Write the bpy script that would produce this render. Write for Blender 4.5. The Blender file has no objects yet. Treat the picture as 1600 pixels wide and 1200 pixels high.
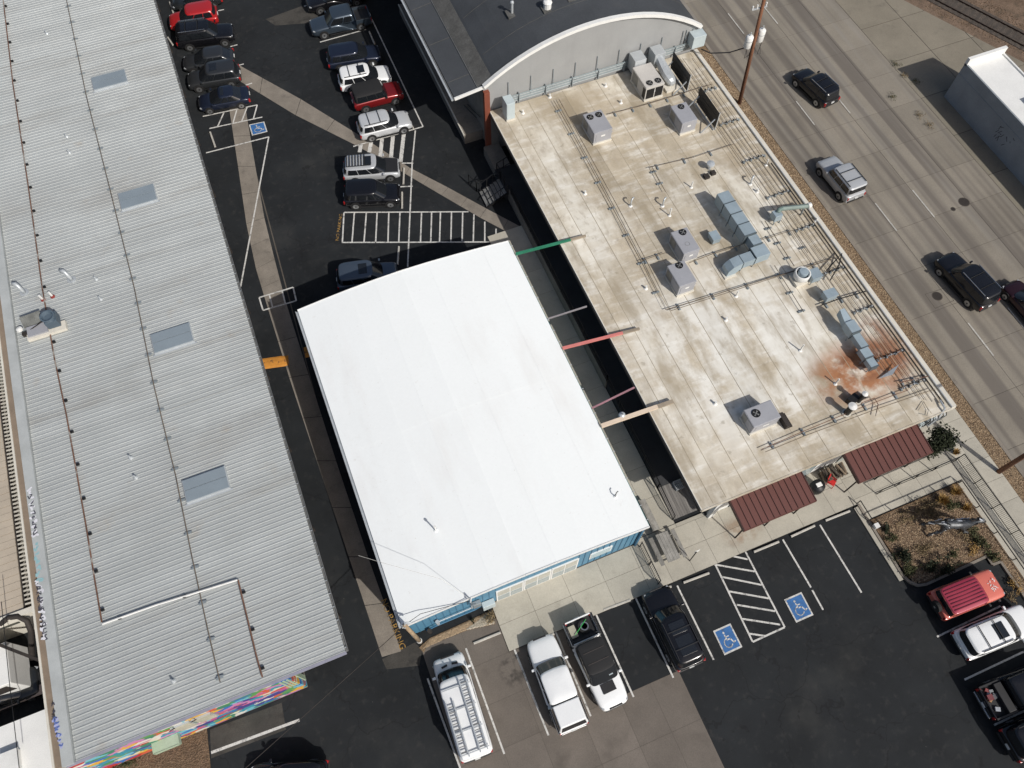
import bpy, bmesh, math, random
from mathutils import Vector, Matrix
R = math.radians
random.seed(7)
scene = bpy.context.scene
COL = scene.collection

# ------------------------------------------------------------------ camera, sky, sun, exposure
CAM_H = 50.0
F_PX = 1217.0                      # focal length in pixels of the 1600 px wide photograph
TILT = math.atan(F_PX / 2433.0)    # axis from straight down
YAW = R(-22.016)
cam_data = bpy.data.cameras.new('drone_camera')
cam_data.sensor_fit = 'HORIZONTAL'
cam_data.sensor_width = 36.0
cam_data.lens = F_PX / 1600.0 * 36.0
cam_data.clip_start = 0.5
cam_data.clip_end = 2000.0
cam = bpy.data.objects.new('drone_camera', cam_data)
COL.objects.link(cam)
cam.location = (0, 0, CAM_H)
cam.rotation_euler = (TILT, 0, YAW)
scene.camera = cam

SUN_EL = R(41.2)
SH = Vector((-0.376, 0.927)).normalized()        # direction in which shadows fall
world = bpy.data.worlds.new('World')
scene.world = world
world.use_nodes = True
wn = world.node_tree
bg = wn.nodes['Background']
sky = wn.nodes.new('ShaderNodeTexSky')
sky.sky_type = 'NISHITA'
sky.sun_disc = False
sky.sun_elevation = SUN_EL
sky.sun_rotation = math.atan2(-SH.x, -SH.y)
sky.air_density = 1.0
sky.dust_density = 3.0
sky.ozone_density = 0.4
wn.links.new(sky.outputs[0], bg.inputs[0])
bg.inputs[1].default_value = 0.08
sun_data = bpy.data.lights.new('sun', 'SUN')
sun_data.energy = 3.75
sun_data.angle = R(0.53)
sun_data.color = (1.0, 0.965, 0.91)
sun = bpy.data.objects.new('sun', sun_data)
COL.objects.link(sun)
sun.location = (30, -60, 60)
sun.rotation_euler = Vector((SH.x * math.cos(SUN_EL), SH.y * math.cos(SUN_EL), -math.sin(SUN_EL))).to_track_quat('-Z', 'Y').to_euler()
vs = scene.view_settings
vs.view_transform = 'Standard'
vs.look = 'None'
vs.exposure = 0.0
vs.gamma = 1.0
scene.render.engine = 'CYCLES'

# ------------------------------------------------------------------ survey: photograph pixel -> point at height z
_ct, _st, _cy, _sy = math.cos(TILT), math.sin(TILT), math.cos(YAW), math.sin(YAW)
def at(px, py, z=0.0):
    x = (px - 800) / F_PX
    y = -(py - 600) / F_PX
    d = (x, y * _ct + _st, y * _st - _ct)
    s = (CAM_H - z) / -d[2]
    a, b = d[0] * s, d[1] * s
    return Vector((a * _cy - b * _sy, a * _sy + b * _cy, z))

# ------------------------------------------------------------------ materials
MATS = {}
def mat(name, col, rough=0.8, metal=0.0, var=0.12, scale=1.0, fine=0.06, fscale=18.0, bump=0.0, bscale=40.0, spec=0.5, tint=None, coat=0.0, stretch=None, flake=0.0):
    """base colour broken up by a broad and a fine noise in world space"""
    if name in MATS:
        return MATS[name]
    m = bpy.data.materials.new(name)
    m.use_nodes = True
    nt = m.node_tree
    b = nt.nodes['Principled BSDF']
    b.inputs['Roughness'].default_value = rough
    b.inputs['Metallic'].default_value = metal
    b.inputs['Specular IOR Level'].default_value = spec
    b.inputs['Coat Weight'].default_value = coat
    geo = nt.nodes.new('ShaderNodeNewGeometry')
    pos = geo.outputs['Position']
    if stretch:
        mp = nt.nodes.new('ShaderNodeMapping')
        mp.inputs['Scale'].default_value = stretch
        nt.links.new(pos, mp.inputs[0])
        pos = mp.outputs[0]
    n1 = nt.nodes.new('ShaderNodeTexNoise'); n1.inputs['Scale'].default_value = scale
    n1.inputs['Detail'].default_value = 6; n1.inputs['Roughness'].default_value = 0.62
    n2 = nt.nodes.new('ShaderNodeTexNoise'); n2.inputs['Scale'].default_value = fscale
    n2.inputs['Detail'].default_value = 3
    nt.links.new(pos, n1.inputs['Vector']); nt.links.new(geo.outputs['Position'], n2.inputs['Vector'])
    r = nt.nodes.new('ShaderNodeValToRGB')
    t = tint or col
    r.color_ramp.elements[0].position = 0.3
    r.color_ramp.elements[1].position = 0.7
    r.color_ramp.elements[0].color = (*[c * (1 - var) for c in t], 1)
    r.color_ramp.elements[1].color = (*[min(1, c * (1 + var)) for c in col], 1)
    nt.links.new(n1.outputs[0], r.inputs[0])
    mx = nt.nodes.new('ShaderNodeMix'); mx.data_type = 'RGBA'; mx.blend_type = 'MULTIPLY'
    mx.inputs['Factor'].default_value = 1.0
    mr = nt.nodes.new('ShaderNodeMapRange')
    mr.inputs['From Min'].default_value = 0.3; mr.inputs['From Max'].default_value = 0.7
    mr.inputs['To Min'].default_value = 1 - fine; mr.inputs['To Max'].default_value = 1 + fine
    nt.links.new(n2.outputs[0], mr.inputs[0])
    nt.links.new(r.outputs[0], mx.inputs['A']); nt.links.new(mr.outputs[0], mx.inputs['B'])
    nt.links.new(mx.outputs['Result'], b.inputs['Base Color'])
    if bump:
        bp = nt.nodes.new('ShaderNodeBump'); bp.inputs['Strength'].default_value = bump; bp.inputs['Distance'].default_value = 0.02
        n3 = nt.nodes.new('ShaderNodeTexNoise'); n3.inputs['Scale'].default_value = bscale; n3.inputs['Detail'].default_value = 4
        nt.links.new(geo.outputs['Position'], n3.inputs['Vector'])
        nt.links.new(n3.outputs[0], bp.inputs['Height']); nt.links.new(bp.outputs[0], b.inputs['Normal'])
    MATS[name] = m
    return m

def layer(m, col, scale, lo, hi, strength, stretch=None, kind='noise', detail=6, mask=None, seed=0.0):
    """add a layer of stains / streaks / cracks on top of a material's colour"""
    nt = m.node_tree
    b = nt.nodes['Principled BSDF']
    src = b.inputs['Base Color'].links[0].from_socket
    geo = nt.nodes.new('ShaderNodeNewGeometry')
    mp = nt.nodes.new('ShaderNodeMapping')
    mp.inputs['Location'].default_value = (seed, seed * 1.7, 0)
    mp.inputs['Scale'].default_value = stretch or (1, 1, 1)
    nt.links.new(geo.outputs['Position'], mp.inputs[0])
    if kind == 'noise':
        n = nt.nodes.new('ShaderNodeTexNoise'); n.inputs['Scale'].default_value = scale
        n.inputs['Detail'].default_value = detail; n.inputs['Roughness'].default_value = 0.6
        nt.links.new(mp.outputs[0], n.inputs['Vector']); f = n.outputs[0]
    else:   # cracks: edges of warped voronoi cells
        w = nt.nodes.new('ShaderNodeTexNoise'); w.inputs['Scale'].default_value = scale * 2.2; w.inputs['Detail'].default_value = 5
        nt.links.new(mp.outputs[0], w.inputs['Vector'])
        ad = nt.nodes.new('ShaderNodeVectorMath'); ad.operation = 'MULTIPLY_ADD'
        ad.inputs[1].default_value = (1.6 / scale * 0.5,) * 3
        nt.links.new(w.outputs['Color'], ad.inputs[0]); nt.links.new(mp.outputs[0], ad.inputs[2])
        n = nt.nodes.new('ShaderNodeTexVoronoi'); n.feature = 'DISTANCE_TO_EDGE'; n.inputs['Scale'].default_value = scale
        nt.links.new(ad.outputs[0], n.inputs['Vector']); f = n.outputs['Distance']
    mr = nt.nodes.new('ShaderNodeMapRange'); mr.interpolation_type = 'SMOOTHSTEP'
    mr.inputs['From Min'].default_value = lo; mr.inputs['From Max'].default_value = hi
    mr.inputs['To Min'].default_value = 0 if lo < hi else 0; mr.inputs['To Max'].default_value = strength
    nt.links.new(f, mr.inputs[0]); fac = mr.outputs[0]
    if mask:     # mask = (cx, cy, radius_x, radius_y): a stain with a place of its own
        sb = nt.nodes.new('ShaderNodeVectorMath'); sb.operation = 'SUBTRACT'; sb.inputs[1].default_value = (mask[0], mask[1], 0)
        nt.links.new(geo.outputs['Position'], sb.inputs[0])
        ml = nt.nodes.new('ShaderNodeVectorMath'); ml.operation = 'MULTIPLY'; ml.inputs[1].default_value = (1 / mask[2], 1 / mask[3], 0)
        nt.links.new(sb.outputs[0], ml.inputs[0])
        ln = nt.nodes.new('ShaderNodeVectorMath'); ln.operation = 'LENGTH'
        nt.links.new(ml.outputs[0], ln.inputs[0])
        m2 = nt.nodes.new('ShaderNodeMapRange'); m2.interpolation_type = 'SMOOTHSTEP'
        m2.inputs['From Min'].default_value = 1.0; m2.inputs['From Max'].default_value = 0.35
        nt.links.new(ln.outputs['Value'], m2.inputs[0])
        mu = nt.nodes.new('ShaderNodeMath'); mu.operation = 'MULTIPLY'
        nt.links.new(fac, mu.inputs[0]); nt.links.new(m2.outputs[0], mu.inputs[1]); fac = mu.outputs[0]
    mx = nt.nodes.new('ShaderNodeMix'); mx.data_type = 'RGBA'
    nt.links.new(fac, mx.inputs['Factor']); nt.links.new(src, mx.inputs['A'])
    mx.inputs['B'].default_value = (*col, 1)
    nt.links.new(mx.outputs['Result'], b.inputs['Base Color'])
    return m

# ground
asphalt = mat('asphalt', (0.0158, 0.0178, 0.0198), 0.86, var=0.28, scale=0.22, fine=0.12, fscale=30, bump=0.25, bscale=60, spec=0.25)
layer(asphalt, (0.044, 0.044, 0.042), 0.16, 0.52, 0.78, 0.6)
layer(asphalt, (0.045, 0.044, 0.042), 1.7, 0.52, 0.75, 0.45, seed=77, detail=8)
layer(asphalt, (0.075, 0.07, 0.066), 0.55, 0.64, 0.8, 0.5, seed=13)
layer(asphalt, (0.008, 0.008, 0.009), 0.16, 0.010, 0.003, 0.45, kind='crack')
layer(asphalt, (0.20, 0.19, 0.17), 5.0, 0.76, 0.80, 0.6, detail=2, seed=4)
layer(asphalt, (0.009, 0.009, 0.010), 0.9, 0.62, 0.72, 0.6, seed=55, detail=4)
old_asphalt = mat('old_asphalt', (0.062, 0.058, 0.052), 0.9, var=0.25, scale=0.6, fine=0.22, fscale=22, bump=0.3, spec=0.2)
layer(old_asphalt, (0.025, 0.024, 0.023), 0.8, 0.5, 0.7, 0.7)
concrete = mat('concrete', (0.41, 0.385, 0.325), 0.88, var=0.12, scale=0.5, fine=0.07, fscale=14, bump=0.12, spec=0.25)
layer(concrete, (0.2, 0.18, 0.15), 0.9, 0.55, 0.8, 0.4)
layer(concrete, (0.22, 0.12, 0.06), 1.4, 0.35, 0.65, 0.55, mask=(19.3, 7.6, 1.9, 1.3))
concrete_lot = mat('concrete_lot', (0.148, 0.128, 0.110), 0.9, var=0.14, scale=0.4, fine=0.1, fscale=16, bump=0.15, spec=0.25)
layer(concrete_lot, (0.095, 0.082, 0.070), 0.5, 0.52, 0.75, 0.6)
layer(concrete_lot, (0.05, 0.045, 0.04), 1.6, 0.45, 0.62, 0.8, mask=(2.2, 5.2, 1.2, 1.4))
concrete_gutter = mat('concrete_gutter', (0.215, 0.19, 0.16), 0.9, var=0.18, scale=0.7, fine=0.12, fscale=14, bump=0.15, spec=0.25)
layer(concrete_gutter, (0.1, 0.09, 0.08), 1.1, 0.55, 0.75, 0.55)
road_concrete = mat('road_concrete', (0.228, 0.204, 0.168), 0.85, var=0.1, scale=0.3, fine=0.09, fscale=16, bump=0.1, spec=0.3)
layer(road_concrete, (0.122, 0.107, 0.094), 1.15, 0.40, 0.62, 0.8, stretch=(1, 0.02, 1), detail=1, seed=3.3)
layer(road_concrete, (0.24, 0.225, 0.2), 0.9, 0.5, 0.7, 0.45, stretch=(1, 0.05, 1), seed=9)
layer(road_concrete, (0.05, 0.045, 0.04), 3.0, 0.70, 0.78, 0.6, detail=3, seed=29)
apron_concrete = mat('apron_concrete', (0.215, 0.192, 0.152), 0.9, var=0.12, scale=0.35, fine=0.08, fscale=12, bump=0.12, spec=0.25)
layer(apron_concrete, (0.11, 0.10, 0.085), 0.6, 0.55, 0.75, 0.5)
layer(apron_concrete, (0.055, 0.05, 0.042), 1.3, 0.66, 0.75, 0.6, seed=8)
joint_dark = mat('joint_dark', (0.10, 0.088, 0.075), 0.95, spec=0.1)
dirt = mat('dirt', (0.16, 0.115, 0.085), 0.97, var=0.25, scale=0.8, fine=0.3, fscale=9, bump=0.5, bscale=14, spec=0.1)
layer(dirt, (0.07, 0.06, 0.045), 1.1, 0.5, 0.7, 0.7)
ballast = mat('ballast', (0.085, 0.072, 0.062), 0.97, var=0.3, scale=1.2, fine=0.5, fscale=12, bump=0.8, bscale=12, spec=0.1)
gravel_bed = mat('gravel_bed', (0.19, 0.135, 0.085), 0.97, var=0.2, scale=2, fine=0.5, fscale=16, bump=0.8, bscale=18, spec=0.1)
mulch_bed = mat('mulch_bed', (0.15, 0.102, 0.065), 0.97, var=0.35, scale=1.5, fine=0.5, fscale=14, bump=0.8, bscale=16, spec=0.1)
layer(mulch_bed, (0.05, 0.04, 0.03), 0.8, 0.5, 0.7, 0.6)
paint_white = mat('paint_white', (0.56, 0.55, 0.52), 0.75, var=0.12, scale=2, fine=0.12, fscale=14)
layer(paint_white, (0.10, 0.10, 0.10), 2.6, 0.52, 0.68, 0.7)
layer(paint_white, (0.05, 0.05, 0.05), 11.0, 0.57, 0.66, 0.6, seed=3)
paint_yellow = mat('paint_yellow', (0.42, 0.24, 0.055), 0.8, var=0.2, scale=4)
layer(paint_yellow, (0.04, 0.038, 0.035), 4.0, 0.42, 0.60, 0.85)
paint_blue = mat('paint_blue', (0.035, 0.13, 0.33), 0.75, var=0.18, scale=3)
layer(paint_blue, (0.06, 0.07, 0.085), 5.0, 0.55, 0.7, 0.7)
paint_orange = mat('paint_orange', (0.55, 0.23, 0.035), 0.75, var=0.2, scale=2)
layer(paint_orange, (0.12, 0.06, 0.03), 3.0, 0.58, 0.68, 0.8)
# buildings
white_roof_m = mat('white_membrane', (0.815, 0.84, 0.838), 0.55, var=0.012, scale=0.25, fine=0.012, fscale=6, spec=0.3)
layer(white_roof_m, (0.72, 0.715, 0.70), 0.5, 0.50, 0.8, 0.6, stretch=(1, 0.25, 1))
layer(white_roof_m, (0.62, 0.60, 0.57), 2.4, 0.64, 0.8, 0.4)
layer(white_roof_m, (0.64, 0.63, 0.60), 3.0, 0.55, 0.8, 0.35, mask=(-1.8, 20.0, 1.6, 14.0), seed=21)
layer(white_roof_m, (0.60, 0.58, 0.54), 7.0, 0.70, 0.76, 0.5, detail=2, seed=71)
tan_roof_m = mat('tan_membrane', (0.465, 0.405, 0.31), 0.8, var=0.12, scale=0.5, fine=0.06, fscale=9, spec=0.25)
layer(tan_roof_m, (0.73, 0.70, 0.62), 0.17, 0.44, 0.68, 0.85, stretch=(1, 0.6, 1), detail=8, seed=6)
layer(tan_roof_m, (0.80, 0.785, 0.735), 1.1, 0.46, 0.72, 0.6, stretch=(0.4, 1.7, 1), detail=6, seed=5)
layer(tan_roof_m, (0.345, 0.285, 0.205), 0.42, 0.50, 0.74, 0.7, seed=17, stretch=(1, 0.7, 1))
layer(tan_roof_m, (0.36, 0.30, 0.22), 0.5, 0.3, 0.6, 0.6, mask=(26.0, 42.5, 10.5, 3.2), seed=31)
layer(tan_roof_m, (0.40, 0.35, 0.28), 2.2, 0.52, 0.68, 0.5, seed=23, stretch=(1, 0.5, 1))
layer(tan_roof_m, (0.80, 0.79, 0.74), 0.55, 0.36, 0.60, 0.75, mask=(23.5, 17.5, 9.5, 11.0), detail=8, seed=61, stretch=(1, .55, 1))
layer(tan_roof_m, (0.31, 0.255, 0.175), 0.8, 0.46, 0.70, 0.65, detail=8, seed=91, stretch=(1, .3, 1))
layer(tan_roof_m, (0.26, 0.225, 0.17), 1.6, 0.60, 0.72, 0.5, detail=8, seed=101)
layer(tan_roof_m, (0.33, 0.14, 0.06), 0.7, 0.30, 0.54, 0.95, mask=(30.4, 13.4, 5.2, 3.0), detail=8)
layer(tan_roof_m, (0.25, 0.11, 0.06), 0.8, 0.36, 0.6, 0.8, mask=(32.6, 14.6, 1.7, 3.4), detail=8, seed=14)
layer(tan_roof_m, (0.13, 0.05, 0.03), 1.3, 0.40, 0.62, 0.8, mask=(30.6, 13.8, 2.6, 1.7), detail=7, seed=2)
seam_m = mat('membrane_seam', (0.33, 0.285, 0.21), 0.85, var=0.25, scale=1.5)
steel_roof = mat('galvalume_roof', (0.435, 0.455, 0.45), 0.5, 0.25, var=0.07, scale=0.18, fine=0.05, fscale=8, spec=0.4)
layer(steel_roof, (0.33, 0.325, 0.305), 0.35, 0.5, 0.78, 0.6, stretch=(0.35, 1.0, 1))
layer(steel_roof, (0.30, 0.29, 0.265), 0.9, 0.55, 0.78, 0.6, stretch=(0.07, 1.0, 1), seed=19)
layer(steel_roof, (0.35, 0.29, 0.22), 0.8, 0.60, 0.8, 0.5, stretch=(0.5, 0.5, 1), seed=27)
layer(steel_roof, (0.29, 0.285, 0.265), 1.0, 0.62, 0.72, 0.55, stretch=(0.04, 2.6, 1), seed=33)
layer(steel_roof, (0.49, 0.51, 0.50), 0.5, 0.5, 0.75, 0.5, seed=11)
rib_m = mat('roof_rib', (0.56, 0.565, 0.55), 0.5, 0.2, var=0.06, scale=0.4)
bitumen = mat('bitumen_roof', (0.054, 0.059, 0.066), 0.75, var=0.14, scale=0.4, fine=0.1, fscale=10, spec=0.35)
layer(bitumen, (0.075, 0.076, 0.08), 0.5, 0.55, 0.8, 0.5)
bitumen_dusty = mat('bitumen_dusty', (0.085, 0.084, 0.08), 0.85, var=0.3, scale=1.2, fine=0.2, fscale=8)
blue_wall = mat('blue_metal', (0.085, 0.225, 0.34), 0.5, 0.0, var=0.08, scale=0.6, fine=0.04)
blue_dark = mat('blue_trim', (0.05, 0.15, 0.25), 0.5, var=0.08)
grey_wall = mat('grey_stucco', (0.30, 0.305, 0.305), 0.85, var=0.06, scale=0.5, fine=0.03, bump=0.05)
layer(grey_wall, (0.235, 0.235, 0.235), 0.7, 0.5, 0.75, 0.5, stretch=(1, 1, 0.15))
bluegrey_wall = mat('bluegrey_block', (0.25, 0.275, 0.30), 0.85, var=0.12, scale=0.6, fine=0.08, bump=0.1)
cream = mat('cream_trim', (0.60, 0.57, 0.50), 0.75, var=0.08, scale=1.0)
white_trim = mat('white_trim', (0.72, 0.72, 0.70), 0.6, var=0.05)
brown_wall = mat('brown_wall', (0.22, 0.17, 0.125), 0.9, var=0.15)
beige_panel = mat('beige_panel', (0.43, 0.37, 0.295), 0.7, var=0.08, scale=0.6)
grey_coping = mat('grey_coping', (0.38, 0.40, 0.40), 0.75, var=0.12, scale=0.8)
red_metal = mat('red_awning_metal', (0.115, 0.042, 0.034), 0.5, 0.1, var=0.07, scale=0.8, fine=0.03)
red_dark = mat('red_awning_edge', (0.055, 0.018, 0.015), 0.5, var=0.05)
red_paint = mat('red_oxide_post', (0.20, 0.055, 0.03), 0.7, var=0.15)
dark_deck = mat('dark_deck', (0.03, 0.031, 0.034), 0.85, var=0.2, scale=0.8)
deck_board = mat('deck_board', (0.17, 0.16, 0.15), 0.85, var=0.2, scale=1.5, stretch=(4, 0.5, 1))
stucco_dark = mat('dark_stucco', (0.22, 0.20, 0.175), 0.9, var=0.15)  # dark mottled tone shared by side and inner walls
# metals and small things
galv = mat('galvanised', (0.50, 0.53, 0.55), 0.42, 0.35, var=0.10, scale=2.0, fine=0.05)
duct_m = mat('duct_blue_grey', (0.30, 0.37, 0.415), 0.5, 0.15, var=0.10, scale=1.2, fine=0.05)
duct_seam = mat('duct_seam', (0.10, 0.125, 0.14), 0.6, 0.3)
hvac_m = mat('hvac_cabinet', (0.33, 0.335, 0.36), 0.5, 0.05, var=0.06, scale=1.0)
hvac_beige = mat('hvac_cabinet_beige', (0.50, 0.48, 0.45), 0.55, 0.0, var=0.05)
pale_box = mat('pale_enamel', (0.47, 0.54, 0.56), 0.45, 0.05, var=0.06)
black_m = mat('black_metal', (0.014, 0.014, 0.015), 0.5, 0.2, var=0.2)
conduit_m = mat('conduit_brown', (0.17, 0.135, 0.10), 0.6, 0.3, var=0.35, scale=1.5)
conduit_grey = mat('conduit_grey', (0.25, 0.25, 0.24), 0.5, 0.5, var=0.25, scale=1.5)
strut_m = mat('strut_blue_grey', (0.26, 0.295, 0.315), 0.55, 0.3, var=0.15)
rust = mat('rusty_pipe', (0.145, 0.075, 0.05), 0.85, 0.1, var=0.4, scale=2.0, fine=0.2)
layer(rust, (0.33, 0.31, 0.28), 0.9, 0.54, 0.62, 0.8)
white_pipe = mat('white_pipe', (0.68, 0.68, 0.66), 0.5, var=0.08)
wood_pole = mat('wood_pole', (0.17, 0.075, 0.04), 0.9, var=0.35, scale=1.5, stretch=(6, 6, 0.5), fine=0.2)
wood_pale = mat('weathered_pole', (0.30, 0.22, 0.14), 0.9, var=0.3, scale=2.0)
old_wood = mat('weathered_timber', (0.235, 0.225, 0.205), 0.9, var=0.25, scale=3.0, fine=0.25, fscale=30)
wheelstop_m = mat('wheel_stop_concrete', (0.43, 0.41, 0.37), 0.85, var=0.15, scale=3)
iron = mat('cast_iron', (0.045, 0.038, 0.034), 0.75, 0.4, var=0.25)
red_plastic = mat('red_plastic', (0.55, 0.03, 0.03), 0.4, var=0.06)
leaf_dark = mat('leaf_dark', (0.026, 0.032, 0.017), 0.7, var=0.4, scale=3, spec=0.2)
leaf_mid = mat('leaf_mid', (0.062, 0.066, 0.03), 0.7, var=0.4, scale=3, spec=0.2)
leaf_gold = mat('leaf_gold', (0.33, 0.205, 0.07), 0.7, var=0.3, scale=3, spec=0.2)
leaf_dry = mat('leaf_dry', (0.20, 0.15, 0.085), 0.8, var=0.3, scale=3, spec=0.2)
stone_a = mat('stone_tan', (0.37, 0.28, 0.185), 0.95, var=0.4, scale=7)
stone_b = mat('stone_brown', (0.155, 0.105, 0.068), 0.95, var=0.4, scale=7)

# ------------------------------------------------------------------ mesh building
class MB:
    def __init__(s):
        s.v, s.f = [], []
    def add(s, vs_, fs):
        o = len(s.v)
        s.v += [tuple(p) for p in vs_]
        s.f += [tuple(i + o for i in f) for f in fs]
        return s
    def box(s, x0, x1, y0, y1, z0, z1):
        return s.add([(x0, y0, z0), (x1, y0, z0), (x1, y1, z0), (x0, y1, z0), (x0, y0, z1), (x1, y0, z1), (x1, y1, z1), (x0, y1, z1)],
                     [(3, 2, 1, 0), (4, 5, 6, 7), (0, 1, 5, 4), (1, 2, 6, 5), (2, 3, 7, 6), (3, 0, 4, 7)])
    def obox(s, c, sx, sy, z0, z1, rz=0.0):
        ca, sa = math.cos(rz), math.sin(rz)
        q = [(c[0] + x * ca - y * sa, c[1] + x * sa + y * ca) for x, y in ((-sx / 2, -sy / 2), (sx / 2, -sy / 2), (sx / 2, sy / 2), (-sx / 2, sy / 2))]
        return s.prism(q, z0, z1)
    def prism(s, poly, z0, z1):
        poly = [(p[0], p[1]) for p in poly]
        a = sum(poly[i][0] * poly[(i + 1) % len(poly)][1] - poly[(i + 1) % len(poly)][0] * poly[i][1] for i in range(len(poly)))
        if a < 0:
            poly = poly[::-1]
        n = len(poly)
        return s.add([(x, y, z0) for x, y in poly] + [(x, y, z1) for x, y in poly],
                     [tuple(range(n))[::-1], tuple(range(n, 2 * n))] + [(i, (i + 1) % n, n + (i + 1) % n, n + i) for i in range(n)])
    def beam(s, a, b, w, h):
        """rectangular bar from a to b, w wide (level), h high"""
        a, b = Vector(a), Vector(b)
        d = (b - a).normalized()
        up = Vector((0, 0, 1)) if abs(d.z) < 0.95 else Vector((0, 1, 0))
        sd = d.cross(up).normalized() * (w / 2)
        u = sd.cross(d).normalized() * (h / 2)
        q = []
        for p in (a, b):
            q += [p - sd - u, p + sd - u, p + sd + u, p - sd + u]
        return s.add(q, [(0, 1, 2, 3), (7, 6, 5, 4), (0, 4, 5, 1), (1, 5, 6, 2), (2, 6, 7, 3), (3, 7, 4, 0)])
    def tube(s, path, r, n=6, r2=None, cap=True):
        path = [Vector(p) for p in path]
        base = len(s.v)
        prev = None
        for i, p in enumerate(path):
            d = (path[min(i + 1, len(path) - 1)] - path[max(i - 1, 0)]).normalized()
            if prev is None:
                u = d.orthogonal().normalized()
            else:
                u = (prev - d * prev.dot(d)).normalized() if (prev - d * prev.dot(d)).length > 1e-4 else d.orthogonal().normalized()
            prev = u
            w = d.cross(u)
            rr = r if r2 is None else r + (r2 - r) * i / max(1, len(path) - 1)
            for k in range(n):
                a = 2 * math.pi * k / n
                s.v.append(tuple(p + (u * math.cos(a) + w * math.sin(a)) * rr))
        for i in range(len(path) - 1):
            for k in range(n):
                a, b = base + i * n + k, base + i * n + (k + 1) % n
                s.f.append((a, b, b + n, a + n))
        if cap:
            s.f.append(tuple(base + k for k in range(n))[::-1])
            s.f.append(tuple(base + (len(path) - 1) * n + k for k in range(n)))
        return s
    def cyl(s, c, r, z0, z1, n=14, r2=None):
        return s.lathe(c, [(r, z0), (r if r2 is None else r2, z1)], n)
    def lathe(s, c, prof, n=14):
        base = len(s.v)
        for r, z in prof:
            for k in range(n):
                a = 2 * math.pi * k / n
                s.v.append((c[0] + r * math.cos(a), c[1] + r * math.sin(a), z))
        for i in range(len(prof) - 1):
            for k in range(n):
                a, b = base + i * n + k, base + i * n + (k + 1) % n
                s.f.append((a, b, b + n, a + n))
        s.f.append(tuple(base + k for k in range(n))[::-1])
        s.f.append(tuple(base + (len(prof) - 1) * n + k for k in range(n)))
        return s
    def quad(s, a, b, c, d):
        return s.add([a, b, c, d], [(0, 1, 2, 3)])
    def mesh(s, name, smooth=False):
        me = bpy.data.meshes.new(name)
        me.from_pydata(s.v, [], s.f)
        if smooth:
            me.polygons.foreach_set('use_smooth', [True] * len(me.polygons))
        me.update()
        return me

def ob(name, mb, m=None, parent=None, loc=None, rz=0.0, smooth=False, bevel=0.0, sub=0):
    me = mb.mesh(name, smooth) if isinstance(mb, MB) else mb
    if m is not None and not me.materials:
        me.materials.append(m)
    o = bpy.data.objects.new(name, me)
    COL.objects.link(o)
    if parent:
        o.parent = parent
    if loc is not None:
        o.location = loc
    o.rotation_euler.z = rz
    if bevel:
        b = o.modifiers.new('bevel', 'BEVEL'); b.width = bevel; b.segments = 2; b.limit_method = 'ANGLE'
    if sub:
        q = o.modifiers.new('sub', 'SUBSURF'); q.levels = sub; q.render_levels = sub
    return o
def thing(name, label, cat, loc=(0, 0, 0), rz=0.0, group=None):
    o = bpy.data.objects.new(name, None)
    o.empty_display_size = 0.3
    COL.objects.link(o)
    o.location = loc
    o.rotation_euler.z = rz
    return tag(o, label, cat, group)
def tag(o, label, cat, group=None):
    o['label'] = label; o['category'] = cat
    if group:
        o['group'] = group
    return o
def struct(name, mb, m, parent=None):
    o = ob(name, mb, m, parent)
    o['kind'] = 'structure'
    return o
def box(name, x0, x1, y0, y1, z0, z1, m, parent=None, bevel=0.0):
    return ob(name, MB().box(x0, x1, y0, y1, z0, z1), m, parent, bevel=bevel)
def text_mesh(txt, size, depth=0.0):
    cu = bpy.data.curves.new('lettering', 'FONT')
    cu.body = txt; cu.size = size; cu.extrude = depth
    cu.align_x = 'CENTER'; cu.align_y = 'CENTER'
    t = bpy.data.objects.new('lettering', cu)
    me = bpy.data.meshes.new_from_object(t)
    bpy.data.objects.remove(t); bpy.data.curves.remove(cu)
    return me
def objrand(m, amt):
    """every piece a slightly different tone"""
    nt = m.node_tree
    b = nt.nodes['Principled BSDF']
    src = b.inputs['Base Color'].links[0].from_socket
    oi = nt.nodes.new('ShaderNodeObjectInfo')
    mr = nt.nodes.new('ShaderNodeMapRange')
    mr.inputs['To Min'].default_value = 1 - amt; mr.inputs['To Max'].default_value = 1 + amt
    nt.links.new(oi.outputs['Random'], mr.inputs[0])
    mx = nt.nodes.new('ShaderNodeMix'); mx.data_type = 'RGBA'; mx.blend_type = 'MULTIPLY'; mx.inputs['Factor'].default_value = 1
    nt.links.new(src, mx.inputs['A']); nt.links.new(mr.outputs[0], mx.inputs['B'])
    nt.links.new(mx.outputs['Result'], b.inputs['Base Color'])
for m_, a_ in ((concrete_lot, .09), (road_concrete, .07), (apron_concrete, .1), (concrete, .07), (deck_board, .2), (steel_roof, .05), (tan_roof_m, .085), (old_wood, .2), (duct_m, .06), (concrete_gutter, .06)):
    objrand(m_, a_)

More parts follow.
